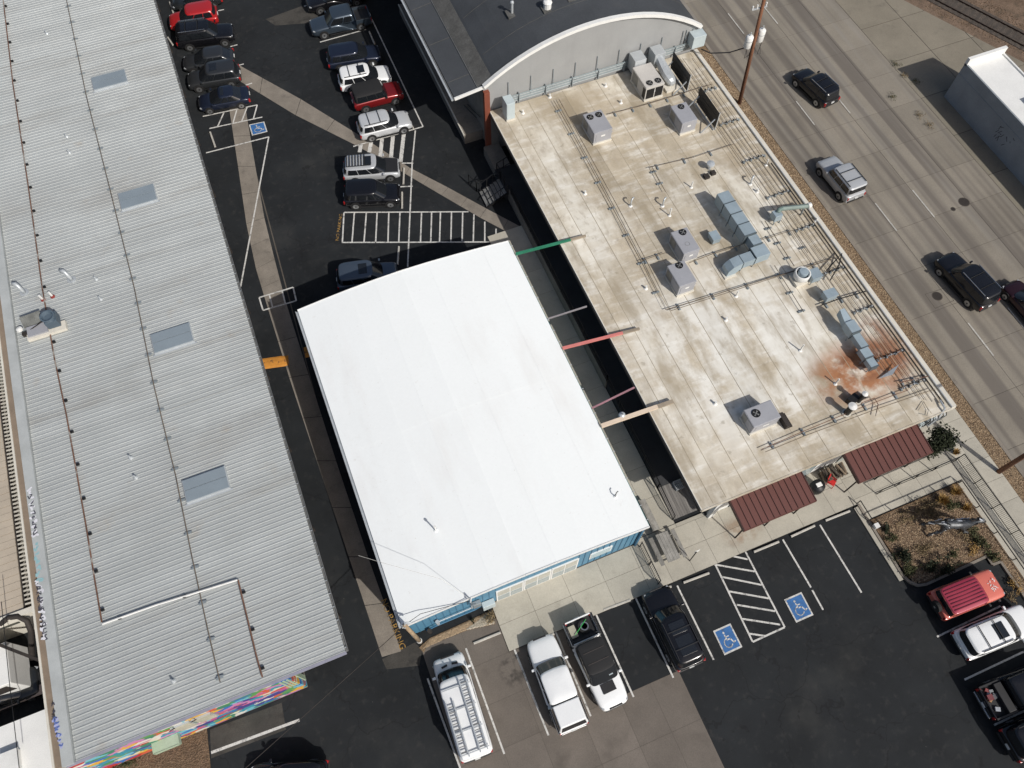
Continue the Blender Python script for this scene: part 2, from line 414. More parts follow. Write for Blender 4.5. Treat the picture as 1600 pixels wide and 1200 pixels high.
def clip(poly, a, b):
    """keep the part of a polygon to the left of the line a -> b"""
    out = []
    sd = lambda p: (b[0] - a[0]) * (p[1] - a[1]) - (b[1] - a[1]) * (p[0] - a[0])
    for i in range(len(poly)):
        p, q = poly[i], poly[(i + 1) % len(poly)]
        dp, dq = sd(p), sd(q)
        if dp >= 0:
            out.append(p)
        if (dp > 0 > dq) or (dp < 0 < dq):
            t = dp / (dp - dq)
            out.append((p[0] + (q[0] - p[0]) * t, p[1] + (q[1] - p[1]) * t))
    return out
def slabs(parent, xs, ys, z0, z1, m, gap=0.009, name='concrete_slab', clips=(), jit=0.002):
    for i in range(len(xs) - 1):
        for j in range(len(ys) - 1):
            q = [(xs[i] + gap, ys[j] + gap), (xs[i + 1] - gap, ys[j] + gap), (xs[i + 1] - gap, ys[j + 1] - gap), (xs[i] + gap, ys[j + 1] - gap)]
            for a, b in clips:
                q = clip(q, a, b)
                if len(q) < 3:
                    break
            if len(q) >= 3:
                ob(name, MB().prism(q, z0, z1 + random.uniform(-jit, jit)), m, parent)
def frange(a, b, s):
    n = max(1, round((b - a) / s))
    return [a + (b - a) * i / n for i in range(n + 1)]
def P(*pts, z=0.0):
    return [at(x, y, z) for x, y in pts]

# ------------------------------------------------------------------ ground
ground = struct('ground', MB().quad((-400, -400, 0), (400, -400, 0), (400, 400, 0), (-400, 400, 0)), asphalt)

# road: dark joint bed with separate concrete slabs on it
road = struct('road', MB().box(38.98, 53.2, -60, 110, -0.3, 0.010), joint_dark)
ys = [16.93 + 3.75 * k for k in range(-15, 22)]
slabs(road, [39.0, 42.75, 46.35, 49.95, 53.2], ys, -0.05, 0.026, road_concrete, gap=0.014)
for x in (42.75, 46.35):
    off = 36.53 if x < 45 else 36.54
    for k in range(-5, 6):
        y = off + 12.2 * k + (0 if x < 45 else 0)
        struct_l = ob('painted_line', MB().box(x + 0.06, x + 0.16, y, y + 3.0, 0.0282, 0.032), mat('paint_road_worn', (0.42, 0.41, 0.38), .8, var=.25, scale=3, fine=.25), road)
curb = struct('kerb', MB().box(38.72, 38.98, -60, 110, -0.2, 0.15), concrete_gutter)
apron = struct('pavement', MB().prism([(53.2, -60), (53.2, 59.9), (108, -60)], -0.3, 0.006), joint_dark)
slabs(apron, [53.2, 57.6, 62, 66.4, 70.8, 75.2, 80], [16.93 + 4.7 * k for k in range(-9, 11)], -0.05, 0.022, apron_concrete, gap=0.03,
      clips=[((53.2, 59.9), (64.48, 35.95)), ] and [((64.48, 35.95), (60.09, 45.35))])
dirt_o = struct('track_bed', MB().prism([(64.48 + 30, 35.95 - 64.2), (60.09 - 20, 45.35 + 42.8), (60.09 + 60, 45.35 + 42.8), (64.48 + 80, -30)], -0.4, 0.016), dirt)
def raildir(t, off):
    a, b = Vector((61.85, 46.09)), Vector((65.71, 37.5))
    d = (b - a).normalized(); n = Vector((-d.y, d.x))
    p = a + d * t + n * off
    return (p.x, p.y)
ballast_o = struct('ballast', MB().prism([raildir(-40, -0.45), raildir(50, -0.45), raildir(50, 2.0), raildir(-40, 2.0)], -0.1, 0.07), ballast)
track = thing('railway_track', 'pair of dark rusty rails in the dirt at the top right corner', 'railway track', (0, 0, 0))
rail_m = mat('rusty_rail', (0.035, 0.022, 0.016), 0.8, 0.4, var=0.3)
sleeper_m = mat('old_sleeper', (0.06, 0.05, 0.042), 0.95, var=0.3)
for off in (0.05, 1.5):
    a, b = raildir(-40, off), raildir(50, off)
    ob('rail', MB().beam((*a, 0.16), (*b, 0.16), 0.07, 0.04).beam((*a, 0.10), (*b, 0.10), 0.022, 0.1).beam((*a, 0.07), (*b, 0.07), 0.14, 0.02), rail_m, track)
for k in range(-8, 30):
    a, b = raildir(k * 0.62, -0.4), raildir(k * 0.62, 1.95)
    ob('sleeper', MB().beam((*a, 0.055), (*b, 0.055), 0.22, 0.06), sleeper_m, track)

# street side: sidewalk, gravel verge
walk = struct('sidewalk', MB().box(34.97, 37.6, -40, 60, -0.2, 0.09), joint_dark)
slabs(walk, [34.97, 36.2, 37.6], frange(-30, 12, 1.55), -0.05, 0.115, concrete)
verge = struct('gravel_verge', MB().box(37.6, 38.72, -60, 70, -0.2, 0.11), gravel_bed)

# front walk along the white and tan buildings
fw = struct('front_walk', MB().box(2.35, 27.25, 6.25, 9.6, -0.2, 0.085), joint_dark)
slabs(fw, [2.35, 4.75, 7.2, 9.6, 12.0, 13.6, 15.2, 16.8, 18.4, 20.8, 23.2, 25.6, 27.25], [6.25, 7.9, 9.35], -0.05, 0.10, concrete)
slabs(fw, [12.45, 14.0, 15.45, 17.55], [9.35, 9.6], -0.05, 0.098, concrete)
patio = struct('patio', MB().prism([(27.25, 5.06), (34.965, 5.06), (34.965, 9.6), (27.25, 9.6)], -0.2, 0.085), joint_dark)
slabs(patio, [27.25, 28.8, 30.4, 32.0, 33.6, 34.95], [5.05, 6.6, 8.1, 9.55], -0.05, 0.10, concrete)
strip = struct('planter_walk', MB().box(34.4, 34.96, -30, 5.05, -0.2, 0.10), concrete)
# alley walk between the white and the tan building
aw = struct('alley_walk', MB().box(12.45, 15.45, 9.62, 36.0, -0.2, 0.045), joint_dark)
slabs(aw, [12.45, 14.0, 15.45], frange(9.62, 36.0, 2.2), -0.05, 0.06, concrete)

# concrete parking apron in front of the white building
lot = struct('concrete_lot', MB().prism([(-2.6, -30), (11.45, -30), (11.45, 1.4), (7.45, 1.4), (7.45, 6.24), (2.34, 6.24), (2.34, 8.4), (-2.6, 8.45)], -0.1, 0.006), joint_dark)
slabs(lot, [-2.6, 0.0, 2.34, 5.0, 7.45, 9.5, 11.45], [-13.4, -10.4, -7.4, -4.4, -1.5, 1.4], -0.05, 0.014, concrete_lot, gap=0.008, jit=0.001)
slabs(lot, [-2.6, 0.0, 2.34, 5.0, 7.45], [1.4, 3.9, 6.24], -0.05, 0.014, concrete_lot, gap=0.008, jit=0.001)
slabs(lot, [-2.6, 0.0, 2.34], [6.24, 8.42], -0.05, 0.014, concrete_lot, gap=0.008, jit=0.001)

# concrete drainage gutters across the rear lot and down the alley
def ribbon(parent, left, right, m, z=0.01, name='concrete_slab', n=1):
    L, Q = P(*left), P(*right)
    for i in range(len(L) - 1):
        for k in range(n):
            t0, t1 = k / n, (k + 1) / n
            a, b = L[i].lerp(L[i + 1], t0), L[i].lerp(L[i + 1], t1)
            c, d = Q[i].lerp(Q[i + 1], t1), Q[i].lerp(Q[i + 1], t0)
            e = 0.006
            ob(name, MB().prism([a.lerp(b, e), a.lerp(b, 1 - e), d.lerp(c, 1 - e), d.lerp(c, e)], -0.05, z + random.uniform(-.001, .001)), m, parent)
gut = struct('drainage_gutter', MB().prism(P((371, 110), (830, 376), (822, 378), (368, 116)), -0.1, 0.003), joint_dark)
ribbon(gut, [(352, 90), (470, 155), (577, 221), (640, 262), (700, 293), (760, 326), (828, 362)],
       [(352, 113), (462, 180), (560, 229), (634, 272), (690, 305), (750, 340), (822, 378)], concrete_gutter, n=2)
gut2 = struct('alley_gutter', MB().prism(P((372, 170), (374, 170), (600, 1020), (598, 1020)), -0.1, 0.003), joint_dark)
ribbon(gut2, [(358, 168), (372, 260), (385, 350), (400, 420), (418, 480), (452, 590), (495, 720), (545, 870), (597, 1027)],
       [(383, 166), (399, 260), (413, 340), (429, 405), (446, 470), (482, 585), (525, 720), (575, 870), (627, 1018)], concrete_gutter, z=0.0135, n=2)
# worn old asphalt in front of the mural, soil bed below it
struct('old_asphalt_patch', MB().prism(P((328, 1140), (440, 1098), (447, 1140), (330, 1185)), -0.05, 0.005), old_asphalt)
struct('old_asphalt_patch', MB().prism(P((415, 30), (470, 10), (520, 20), (510, 34), (430, 40)), -0.05, 0.005), old_asphalt)
soil = struct('soil_bed', MB().prism(P((110, 1240), (160, 1190), (322, 1126), (330, 1205), (290, 1260)), -0.05, 0.05), mulch_bed)
struct('asphalt_edge', MB().prism(P((597, 1030), (648, 1004), (660, 1015), (655, 1040), (604, 1046)), -0.05, 0.0045), old_asphalt)

# planting bed with kerb
planter = struct('planting_bed', MB().prism([(27.45, 5.0), (34.4, 5.0), (34.4, -30), (33.75, -30), (33.75, -0.35), (33.0, -0.35), (33.0, 0.25), (28.3, 0.2), (27.6, 0.9)], -0.1, 0.12), mulch_bed)
def kerbline(pts, w=0.16, z=0.16, nm='kerb'):
    o = struct(nm, MB().beam((*pts[0], z / 2), (*pts[1], z / 2), w, z), concrete_gutter)
    for i in range(1, len(pts) - 1):
        ob('kerb_stone', MB().beam((*pts[i], z / 2 - 0.002 * (i % 3)), (*pts[i + 1], z / 2 - 0.002 * (i % 3)), w, z), concrete_gutter, o)
    return o
kerbline([(27.35, 6.2), (27.33, 3.6), (27.33, 1.2), (27.5, 0.65), (27.85, 0.25), (28.4, 0.1), (30.8, 0.12), (33.08, 0.14)])
kerbline([(33.08, 0.1), (33.08, -0.45), (33.68, -0.48), (33.68, -12.0), (33.68, -30)])
struct('kerb', MB().box(26.95, 27.24, 0.9, 6.1, -0.1, 0.09), concrete)

# gravelly corner at the foot of the blue wall
gc = struct('gravel_corner', MB().prism(P((655, 1012), (672, 997), (765, 955), (774, 975), (730, 985), (668, 1008), (662, 1020)), -0.05, 0.05), gravel_bed)

# ------------------------------------------------------------------ painted markings
def line(p, q, w=0.11, m=None, z=0.0155, parent=None):
    a, b = at(*p), at(*q)
    d = (b - a).normalized(); n = Vector((-d.y, d.x, 0)) * (w / 2)
    o = ob('painted_line', MB().prism([a - n, b - n, b + n, a + n], z - 0.006, z + LZ[0] * 0.0003), m or paint_white, parent or ground)
    LZ[0] = (LZ[0] + 1) % 7
    return o
LZ = [0]
for p, q in [((1058, 915), (1115, 1031)), ((1223, 843), (1267, 918)), ((1269, 922), (1286, 953)), ((1281, 820), (1346, 926)),
             ((1118, 883), (1176, 1003)), ((1176, 1003), (1226, 980)), ((1160, 853), (1226, 980)),
             ((1131, 866), (1168, 874)), ((1116, 882), (1179, 893)), ((1126, 901), (1190, 914)), ((1139, 924), (1201, 935)), ((1151, 945), (1211, 955)), ((1160, 967), (1219, 976)), ((1170, 990), (1197, 994)),
             ((1464, 995), (1563, 947)), ((1507, 1062), (1600, 1018)), ((1553, 1133), (1640, 1092)), ((1595, 1210), (1660, 1180)),
             ((581, 30), (661, 198)), ((661, 198), (552, 229)), ((649, 204), (644, 256)), ((644, 256), (637, 417)),
             ((517, 51), (547, 44)), ((500, 66), (572, 46)), ((628, 255), (646, 255)), ((625, 292), (645, 291)),
             ((538, 332), (732, 331)), ((534, 379), (812, 378)), ((317, 182), (402, 164)), ((327, 201), (410, 183)),
             ((350, 176), (340, 198)), ((370, 172), (364, 193)), ((386, 168), (378, 189)), ((402, 164), (396, 186)),
             ((322, 239), (420, 214)), ((420, 214), (376, 448)), ((336, 18), (350, 15)), ((360, 73), (371, 70)), ((370, 103), (381, 100)), ((384, 133), (394, 130)),
             ((405, 465), (458, 449)), ((458, 449), (463, 470)), ((463, 470), (411, 485)), ((411, 485), (405, 465)), ((421, 461), (426, 480)), ((441, 455), (446, 475)),
             ((475, 10), (500, 3))]:
    line(p, q)
for a, b in [((564, 226), (562, 238)), ((580, 222), (577, 238)), ((597, 217), (594, 245)), ((614, 213), (611, 246)), ((631, 209), (626, 253))]:
    line(a, b, 0.32)
vb = [(550, 130, 540, 318), (615, 130, 600, 318), (690, 130, 675, 318), (757, 130, 748, 318), (830, 130, 825, 318), (900, 130, 892, 318), (1035, 128, 1028, 316),
      (1098, 128, 1092, 316), (1153, 128, 1147, 316), (1222, 128, 1218, 315), (1292, 128, 1288, 315), (1362, 140, 1358, 315), (1430, 186, 1430, 314), (1500, 230, 1500, 314), (1570, 272, 1570, 314)]
for x0, y0, x1, y1 in vb:
    line((400 + x0 / 4, 300 + y0 / 4), (400 + x1 / 4, 300 + y1 / 4))
for p, q in [((991, 930), (1052, 1059)), ((728, 1013), (788, 1178)), ((802, 1010), (857, 1149)), ((867, 985), (923, 1119)), ((930, 957), (990, 1089)), ((668, 1060), (722, 1208))]:
    line(p, q, z=0.0225)
line((330, 1176), (468, 1125), 0.16)
def lettering(txt, c, d, size, m):
    """painted words centred at pixel c, reading towards pixel d"""
    a, b = at(*c), at(*d)
    o = ob('painted_lettering', text_mesh(txt, size), m, ground, (a.x, a.y, 0.019), math.atan2(b.y - a.y, b.x - a.x))
    return o
lettering('NO PARKING', (614, 975), (624, 1000), 0.55, paint_yellow)
lettering('NO PARKING', (530, 355), (533, 335), 0.44, paint_yellow).scale = (1, 0.8, 1)
# accessible-parking symbols
def symbol(c):
    """c: four pixel corners, top-left, top-right, bottom-right, bottom-left"""
    q = P(*c)
    z = 0.019
    ctr = sum(q, Vector()) / 4
    o = ob('painted_symbol', MB().prism(q, 0.01, z), paint_white, ground)
    ob('blue_panel', MB().prism([ctr + (p - ctr) * 0.86 for p in q], 0.012, z + 0.003), paint_blue, o)
    ex = (q[1] - q[0]); ey = (q[0] - q[3])
    def U(u, v):
        w = ctr + ex * (u - 0.5) + ey * (v - 0.5)
        return (w.x, w.y)
    mb = MB(); zz = z + 0.006
    def stroke(pts, w):
        for i in range(len(pts) - 1):
            a, b = Vector(U(*pts[i])), Vector(U(*pts[i + 1]))
            d = (b - a).normalized(); n = Vector((-d.y, d.x)) * w / 2
            a2, b2 = a - d * w * .3, b + d * w * .3
            mb.add([(*(a2 - n), zz), (*(b2 - n), zz), (*(b2 + n), zz), (*(a2 + n), zz)], [(0, 1, 2, 3)])
    w = ex.length * 0.06
    stroke([(.44, .68), (.46, .48), (.64, .48), (.74, .30), (.84, .33)], w)
    stroke([(.45, .60), (.62, .60)], w * .8)
    stroke([(.46 + .21 * math.cos(R(a)), .36 + .18 * math.sin(R(a))) for a in range(105, 345, 20)], w * .8)
    hp = [U(.44 + .05 * math.cos(t * .785), .77 + .05 * math.sin(t * .785)) for t in range(8)]
    mb.add([(*p, zz) for p in hp], [tuple(range(8))])
    ob('wheelchair_figure', mb, paint_white, o)
symbol([(1114, 986), (1141, 974), (1160, 1011), (1132, 1024)])
symbol([(1225, 937), (1252, 925), (1271, 961), (1244, 973)])
symbol([(389, 195), (413, 190), (418, 206), (394, 212)])
# speed bump, painted orange
sb = MB()
def hump(px0, px1, mbx):
    a, b = at(*px0), at(*px1)
    d = (b - a).normalized(); n = Vector((-d.y, d.x, 0))
    prof = [(-0.45, 0.004), (-0.3, 0.05), (0, 0.075), (0.3, 0.05), (0.45, 0.004)]
    vs_ = [p + n * u + Vector((0, 0, h)) for p in (a, b) for u, h in prof]
    mbx.add(vs_, [(i, i + 1, i + 6, i + 5) for i in range(4)] + [(0, 5, 9, 4), (4, 3, 2, 1, 0), (5, 6, 7, 8, 9)])
hump((395, 571), (451, 563), sb)
tag(ob('speed_bump', sb, paint_orange), 'orange painted speed bump half under the metal roof edge', 'speed bump')
sb = MB(); hump((476, 551), (500, 545), sb)
tag(ob('speed_bump', sb, paint_orange), 'short orange speed bump in shade against the white building', 'speed bump')
# manhole covers
for p, r_, lab in [((1506, 316), .42, 'dark iron manhole cover near the far lane'), ((1489, 327), .16, 'small iron valve cover beside the far manhole'), ((1464, 463), .36, 'dark iron manhole cover left of the big black car')]:
    c = at(*p)
    o = ob('manhole_cover', MB().cyl(c, r_, 0.01, 0.036, 20), iron); tag(o, lab, 'manhole cover')
    ob('manhole_frame', MB().cyl(c, r_ + .05, 0.01, 0.033, 20), joint_dark, o)
sq = P((1445, 460), (1477, 450), (1490, 470), (1461, 482))
for i in range(4):
    a, b = sq[i], sq[(i + 1) % 4]
    ob('saw_cut', MB().beam((a.x, a.y, .0275), (b.x, b.y, .0275), .035, .004), joint_dark, road)
# ------------------------------------------------------------------ metal-roofed warehouse (left)
ZL = 5.0
wh = thing('warehouse', 'long warehouse with pale ribbed metal roof and mural on its end wall', 'warehouse', (-6.25, 9.02, 0))
def wl(px, py, z=ZL):
    """pixel -> warehouse coordinates"""
    v = at(px, py, z) - Vector((-6.25, 9.02, 0))
    return Vector((v.x, v.y, z))
WX = -14.55
pm = MB()
for k in range(3):
    y = k * 0.305
    pr = [(y, 0), (y + 0.02, 0.030), (y + 0.06, 0.030), (y + 0.085, 0.0), (y + 0.19, 0.0), (y + 0.20, 0.007), (y + 0.215, 0.007), (y + 0.225, 0.0), (y + 0.305, 0.0)]
    o_ = len(pm.v)
    pm.v += [(0, a, b) for a, b in pr] + [(WX, a, b) for a, b in pr]
    pm.f += [(o_ + i + 1, o_ + i, o_ + 9 + i, o_ + 10 + i) for i in range(8)]
pmesh = pm.mesh('roof_panel'); pmesh.materials.append(steel_roof)
for k in range(78):
    ob('roof_panel', pmesh, None, wh, (0, k * 0.915, ZL + random.uniform(-.002, .002)))
box('roof_deck', WX, -0.02, 0.02, 71.3, ZL - 0.16, ZL - 0.012, grey_coping, wh)
box('fascia', WX - 0.5, 0.03, -0.15, -0.003, ZL - 0.07, ZL + 0.03, mat('lilac_grey_trim', (0.27, 0.27, 0.33), .6), wh)
g_ = MB().box(0.0, 0.14, 0, 71.3, ZL - 0.18, ZL - 0.14)
g_.box(0.12, 0.15, 0, 71.3, ZL - 0.18, ZL - 0.03)
ob('gutter', g_, conduit_grey, wh)
hg = MB()
for k in range(90):
    hg.box(0.0, 0.14, k * 0.79 + 0.2, k * 0.79 + 0.24, ZL - 0.05, ZL - 0.03)
ob('gutter_straps', hg, galv, wh)['kind'] = 'stuff'
box('coping', WX - 0.62, WX - 0.02, -0.06, 71.3, ZL - 0.3, ZL + 0.22, grey_coping, wh)
box('side_wall', WX - 1.0, WX - 0.64, 0.0, 71.3, 0, ZL + 0.10, brown_wall, wh)
box('side_trim', WX - 1.12, WX - 1.003, -0.02, 71.3, ZL - 0.3, ZL + 0.16, cream, wh)
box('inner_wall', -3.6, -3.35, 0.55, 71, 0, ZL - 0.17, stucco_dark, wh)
for k in range(12):
    box('canopy_post', -0.5, -0.35, 3 + k * 6, 3.15 + k * 6, 0, ZL - 0.17, iron, wh)
# mural on the end wall
mm = bpy.data.materials.new('mural_paint'); mm.use_nodes = True
nt = mm.node_tree; b = nt.nodes['Principled BSDF']; b.inputs['Roughness'].default_value = 0.7
geo = nt.nodes.new('ShaderNodeNewGeometry'); mp = nt.nodes.new('ShaderNodeMapping')
mp.inputs['Scale'].default_value = (1.0, 1.0, 1.7); mp.inputs['Rotation'].default_value = (0, R(24), 0)
nz = nt.nodes.new('ShaderNodeTexNoise'); nz.inputs['Scale'].default_value = 0.9; nz.inputs['Detail'].default_value = 3
ad = nt.nodes.new('ShaderNodeVectorMath'); ad.operation = 'MULTIPLY_ADD'; ad.inputs[1].default_value = (2.2, 2.2, 2.2)
vo = nt.nodes.new('ShaderNodeTexVoronoi'); vo.inputs['Scale'].default_value = 1.25
cr = nt.nodes.new('ShaderNodeValToRGB'); cr.color_ramp.interpolation = 'CONSTANT'
sep = nt.nodes.new('ShaderNodeSeparateColor')
pal = [(.42, .03, .03), (.04, .14, .42), (.62, .60, .55), (.04, .25, .33), (.45, .10, .22), (.10, .28, .08), (.62, .36, .05), (.06, .05, .22), (.5, .2, .4), (.15, .42, .5), (.55, .1, .04), (.6, .56, .45), (.05, .2, .12)]
cr.color_ramp.elements.remove(cr.color_ramp.elements[0])
cr.color_ramp.elements[0].position = 0; cr.color_ramp.elements[0].color = (*pal[0], 1)
for i, c in enumerate(pal[1:], 1):
    e = cr.color_ramp.elements.new(i / len(pal)); e.color = (*c, 1)
L_ = nt.links.new
L_(geo.outputs['Position'], mp.inputs[0]); L_(mp.outputs[0], nz.inputs['Vector']); L_(nz.outputs['Color'], ad.inputs[0]); L_(mp.outputs[0], ad.inputs[2])
L_(ad.outputs[0], vo.inputs['Vector']); L_(vo.outputs['Color'], sep.inputs[0]); L_(sep.outputs[0], cr.inputs[0]); L_(cr.outputs[0], b.inputs['Base Color'])
box('mural_wall', WX - 0.6, -3.33, -0.13, 0.54, 0.25, ZL - 0.17, mm, wh)
box('wall_base', WX - 0.6, -3.36, -0.11, 0.53, 0, 0.245, mat('plum_base', (.10, .07, .09), .9), wh)
green_pale = mat('pale_green_metal', (.36, .45, .33), .6, var=.1)
for (x0, x1, y0, y1, z0, z1) in [(-11.7, -10.35, -0.72, -.135, 2.35, 2.41), (-11.7, -10.35, -0.75, -0.72, 2.1, 2.44), (-10.35, -10.3, -0.72, -.135, 2.05, 2.44), (-11.75, -11.7, -0.72, -.135, 2.05, 2.44)]:
    box('door_hood', x0, x1, y0, y1, z0, z1, green_pale, wh)
for k in range(3):
    box('corner_flashing', -3.32, -3.24, 0.2 + k * .1, 0.28 + k * .1, 0.6, ZL - 0.18, green_pale, wh)
    box('corner_board', -3.9 + k * .2, -3.78 + k * .2, -0.17, -0.135, 2.2, ZL - 0.3, green_pale, wh)
for x in (-9.9, -8.75):
    box('louvre_frame', x, x + 1.0, -0.22, -0.135, 3.0, 4.5, galv, wh)
    for k in range(6):
        box('louvre_slat', x + .06, x + .94, -0.27, -0.222, 3.1 + k * .23, 3.2 + k * .23, mat('louvre_tan', (.4, .38, .3), .7), wh)
    ob('bracket', MB().tube([(x + .2, -.2, 4.3), (x + .2, -.42, 5.2)], .025), iron, wh)
# graffiti: flat strokes of paint on the coping and side wall
def scribble(pts_px, z, m, parent, seed, w=0.06, nm='graffiti', amp=0.16):
    rnd = random.Random(seed)
    a, b = wl(*pts_px[0], z), wl(*pts_px[1], z)
    d = (b - a); L = d.length; d.normalize(); n = Vector((-d.y, d.x, 0))
    mb = MB(); t = 0.0
    zz = z
    while t < L:
        p = a + d * t
        cw = rnd.uniform(.22, .36)
        k = rnd.randint(4, 6)
        prev = None
        for i in range(k):
            q = p + d * rnd.uniform(0, cw) + n * rnd.uniform(-amp, amp)
            if prev is not None:
                e = (q - prev)
                if e.length > .04:
                    e.normalize(); s_ = Vector((-e.y, e.x, 0)) * w / 2
                    mb.add([(*(prev - s_).xy, zz), (*(q - s_).xy, zz), (*(q + s_).xy, zz), (*(prev + s_).xy, zz)], [(0, 1, 2, 3)])
                    zz += .00015
            prev = q
        t += cw * 1.05
    return ob(nm, mb, m, parent)
g_white = mat('graffiti_white', (.62, .62, .66), .6); g_dark = mat('graffiti_dark', (.05, .05, .07), .6); g_blue = mat('graffiti_blue', (.09, .14, .36), .6); g_teal = mat('graffiti_teal', (.25, .42, .45), .6)
zc = ZL + 0.226
scribble([(46, 762), (56, 838)], zc, g_white, wh, 1, .11, amp=.2); scribble([(47, 772), (56, 836)], zc + .006, g_dark, wh, 2, .06)
scribble([(55, 848), (62, 905)], zc, g_teal, wh, 3, .10); scribble([(60, 905), (70, 998)], zc, g_white, wh, 4, .10, amp=.2); scribble([(60, 915), (70, 992)], zc + .006, g_dark, wh, 5, .05)
scribble([(82, 1098), (85, 1116)], zc, g_dark, wh, 6, .06); scribble([(86, 1120), (96, 1168)], zc, mat('graffiti_lilac', (.36, .38, .58), .6), wh, 7, .12); scribble([(86, 1120), (96, 1170)], zc + .006, g_blue, wh, 8, .05)

# skylights (parts of the roof)
sky_m = mat('skylight_panel', (.235, .28, .315), .45, 0.1, var=.06, scale=.8)
for k, q in enumerate([((140, 120), (195, 108), (199, 127), (147, 140)), ((182, 300), (240, 288), (246, 312), (190, 326)), ((233, 521), (296, 504), (303, 533), (241, 551)), ((283, 750), (350, 728), (360, 762), (291, 785))]):
    c = [wl(*p, ZL + .22) for p in q]
    x0 = (c[0].x + c[3].x) / 2; x1 = (c[1].x + c[2].x) / 2; y1 = (c[0].y + c[1].y) / 2; y0 = (c[2].y + c[3].y) / 2
    fr = box('skylight', x0, x1, y0, y1, ZL, ZL + .17, galv, wh)
    ym = y0 + (y1 - y0) * .52
    box('pane', x0 + .05, x1 - .05, y0 + .05, ym - .02, ZL + .171, ZL + .215, sky_m, fr)
    box('pane', x0 + .05, x1 - .05, ym + .02, y1 - .05, ZL + .171, ZL + .215, sky_m, fr)
    box('flashing', x0 - .12, x1 + .12, y0 - .14, y0 - .004, ZL + .03, ZL + .05, galv, fr)

# ------------------------------------------------------------------ neighbour on the far left
nb = thing('neighbour_building', 'beige corrugated building squeezed against the left edge of the photograph', 'building', (0, 0, 0))
for k in range(44):
    y = 18.4 + k * .45
    box('roof_panel', -36, -22.95, y + .01, y + .44, 3.9, 4.0 + .02 * (k % 2), beige_panel, nb)
box('wall', -35.9, -23.0, 18.5, 38, 0, 3.89, cream, nb)
box('dark_gutter', -22.94, -22.82, 18.4, 38, 3.8, 3.95, iron, nb)
sl_m = mat('slat_cream', (.50, .47, .40), .75)
box('slat_shade_backing', -22.81, -22.12, 18.4, 38, 3.3, 3.36, mat('slat_shadow', (.13, .115, .085), .9), nb)  # dark sheet below the slats; the shade between them is put into its colour
for k in range(72):
    y = 18.6 + k * .27
    ob('slat', MB().beam((-22.80, y + .06, 4.05), (-22.13, y, 4.05), .10, .04), sl_m, nb)
box('front_trim', -36, -22.1, 18.05, 18.38, 3.5, 4.15, cream, nb)
vent = box('wall_vent', -24.9, -23.6, 18.02, 18.06, 3.2, 3.42, mat('vent_dark', (.06, .06, .05), .7), nb)
yard = thing('trailer', 'white box trailer with a dark vent parked at the left edge', 'trailer', (-26.2, 16.0, 0))
ob('box_body', MB().box(-3.2, 1.6, -1.1, 1.35, .7, 3.0), white_trim, yard, bevel=.05)
ob('vent_panel', MB().box(.2, 1.2, -1.125, -1.1, 1.6, 2.7), iron, yard)
ob('step_ledge', MB().box(-3.2, 2.2, -1.7, -1.13, .6, .72), mat('pinkish_ledge', (.45, .36, .31), .8), yard)
for x in (-2.2, .6):
    w = ob('wheel', MB(), black_m, yard) if False else ob('wheel', MB().tube([(x, -1.15, .4), (x, -.9, .4)], .4, 14), black_m, yard)
ob('drawbar', MB().beam((1.6, 0, .6), (2.8, 0, .5), .1, .1), iron, yard)
arch_pts = [at(0, 975, 4), at(14, 965, 4.1), at(28, 963, 4.1), at(42, 970, 4.0), at(48, 985, 3.4), at(50, 1020, 1.5), at(50, 1030, 0.0)]
tag(ob('exhaust_pipe', MB().tube(arch_pts, .16, 10), iron, smooth=True), 'fat dark pipe bending down beside the white trailer', 'pipe')
tag(ob('steel_beam', MB().beam(at(-10, 1004, 3.3), at(62, 1032, 3.3), .16, .2).beam(at(60, 1031, 0), at(60, 1031, 3.2), .14, .14), iron), 'dark steel beam crossing the yard at the left edge', 'beam')
shed = thing('white_shed', 'low white flat roofed shed in the bottom left corner', 'shed', (0, 0, 0))
box('roof', -32, -22.35, -6, 12.75, 2.85, 3.0, white_trim, shed); box('wall', -31.8, -22.5, -5.8, 12.5, 0, 2.849, cream, shed)
h = box('roof_hatch', -25.35, -24.45, 9.7, 11.2, 3.0, 3.32, white_trim, shed, bevel=.05); box('hatch_lid', -25.4, -24.4, 9.65, 11.25, 3.321, 3.38, white_pipe, h)
tag(ob('overhead_cable', MB().tube([at(2, 940, 6.5), at(14, 1060, 6.4), at(30, 1200, 6.5), at(36, 1260, 6.6)], .02, 4), black_m), 'thin dark cable hanging along the left edge', 'cable')

# ------------------------------------------------------------------ white-roofed blue building
ZE, ZRG = 4.8, 5.42
wb = thing('blue_building', 'blue metal building with a bright white low gable roof', 'building', (0, 0, 0))
X0, X1, Y0, Y1, XM = -2.96, 12.5, 9.13, 31.62, 4.5
def wz(x):
    u = abs(x - XM) / (XM - X0 if x < XM else X1 - XM)
    return ZE + (ZRG - ZE) * (1 - u ** 1.7)
xs = [X0, -1.1, .75, 2.6, XM, 6.5, 8.5, 10.5, X1]
for i in range(8):
    a, b_ = xs[i], xs[i + 1]
    e = .0 if i in (0,) else .06
    lift = .006 * (i % 2)
    for (ya, yb, l2) in ((Y0, 20.3, 0), (20.25, Y1, .004)):
        za, zb = wz(a - e) + lift + l2, wz(b_) + lift + l2
        ob('roof_sheet', MB().add([(a - e, ya, za - .1), (b_, ya, zb - .1), (b_, yb, zb - .1), (a - e, yb, za - .1), (a - e, ya, za), (b_, ya, zb), (b_, yb, zb), (a - e, yb, za)],
           [(3, 2, 1, 0), (4, 5, 6, 7), (0, 1, 5, 4), (1, 2, 6, 5), (2, 3, 7, 6), (3, 0, 4, 7)]), white_roof_m, wb)
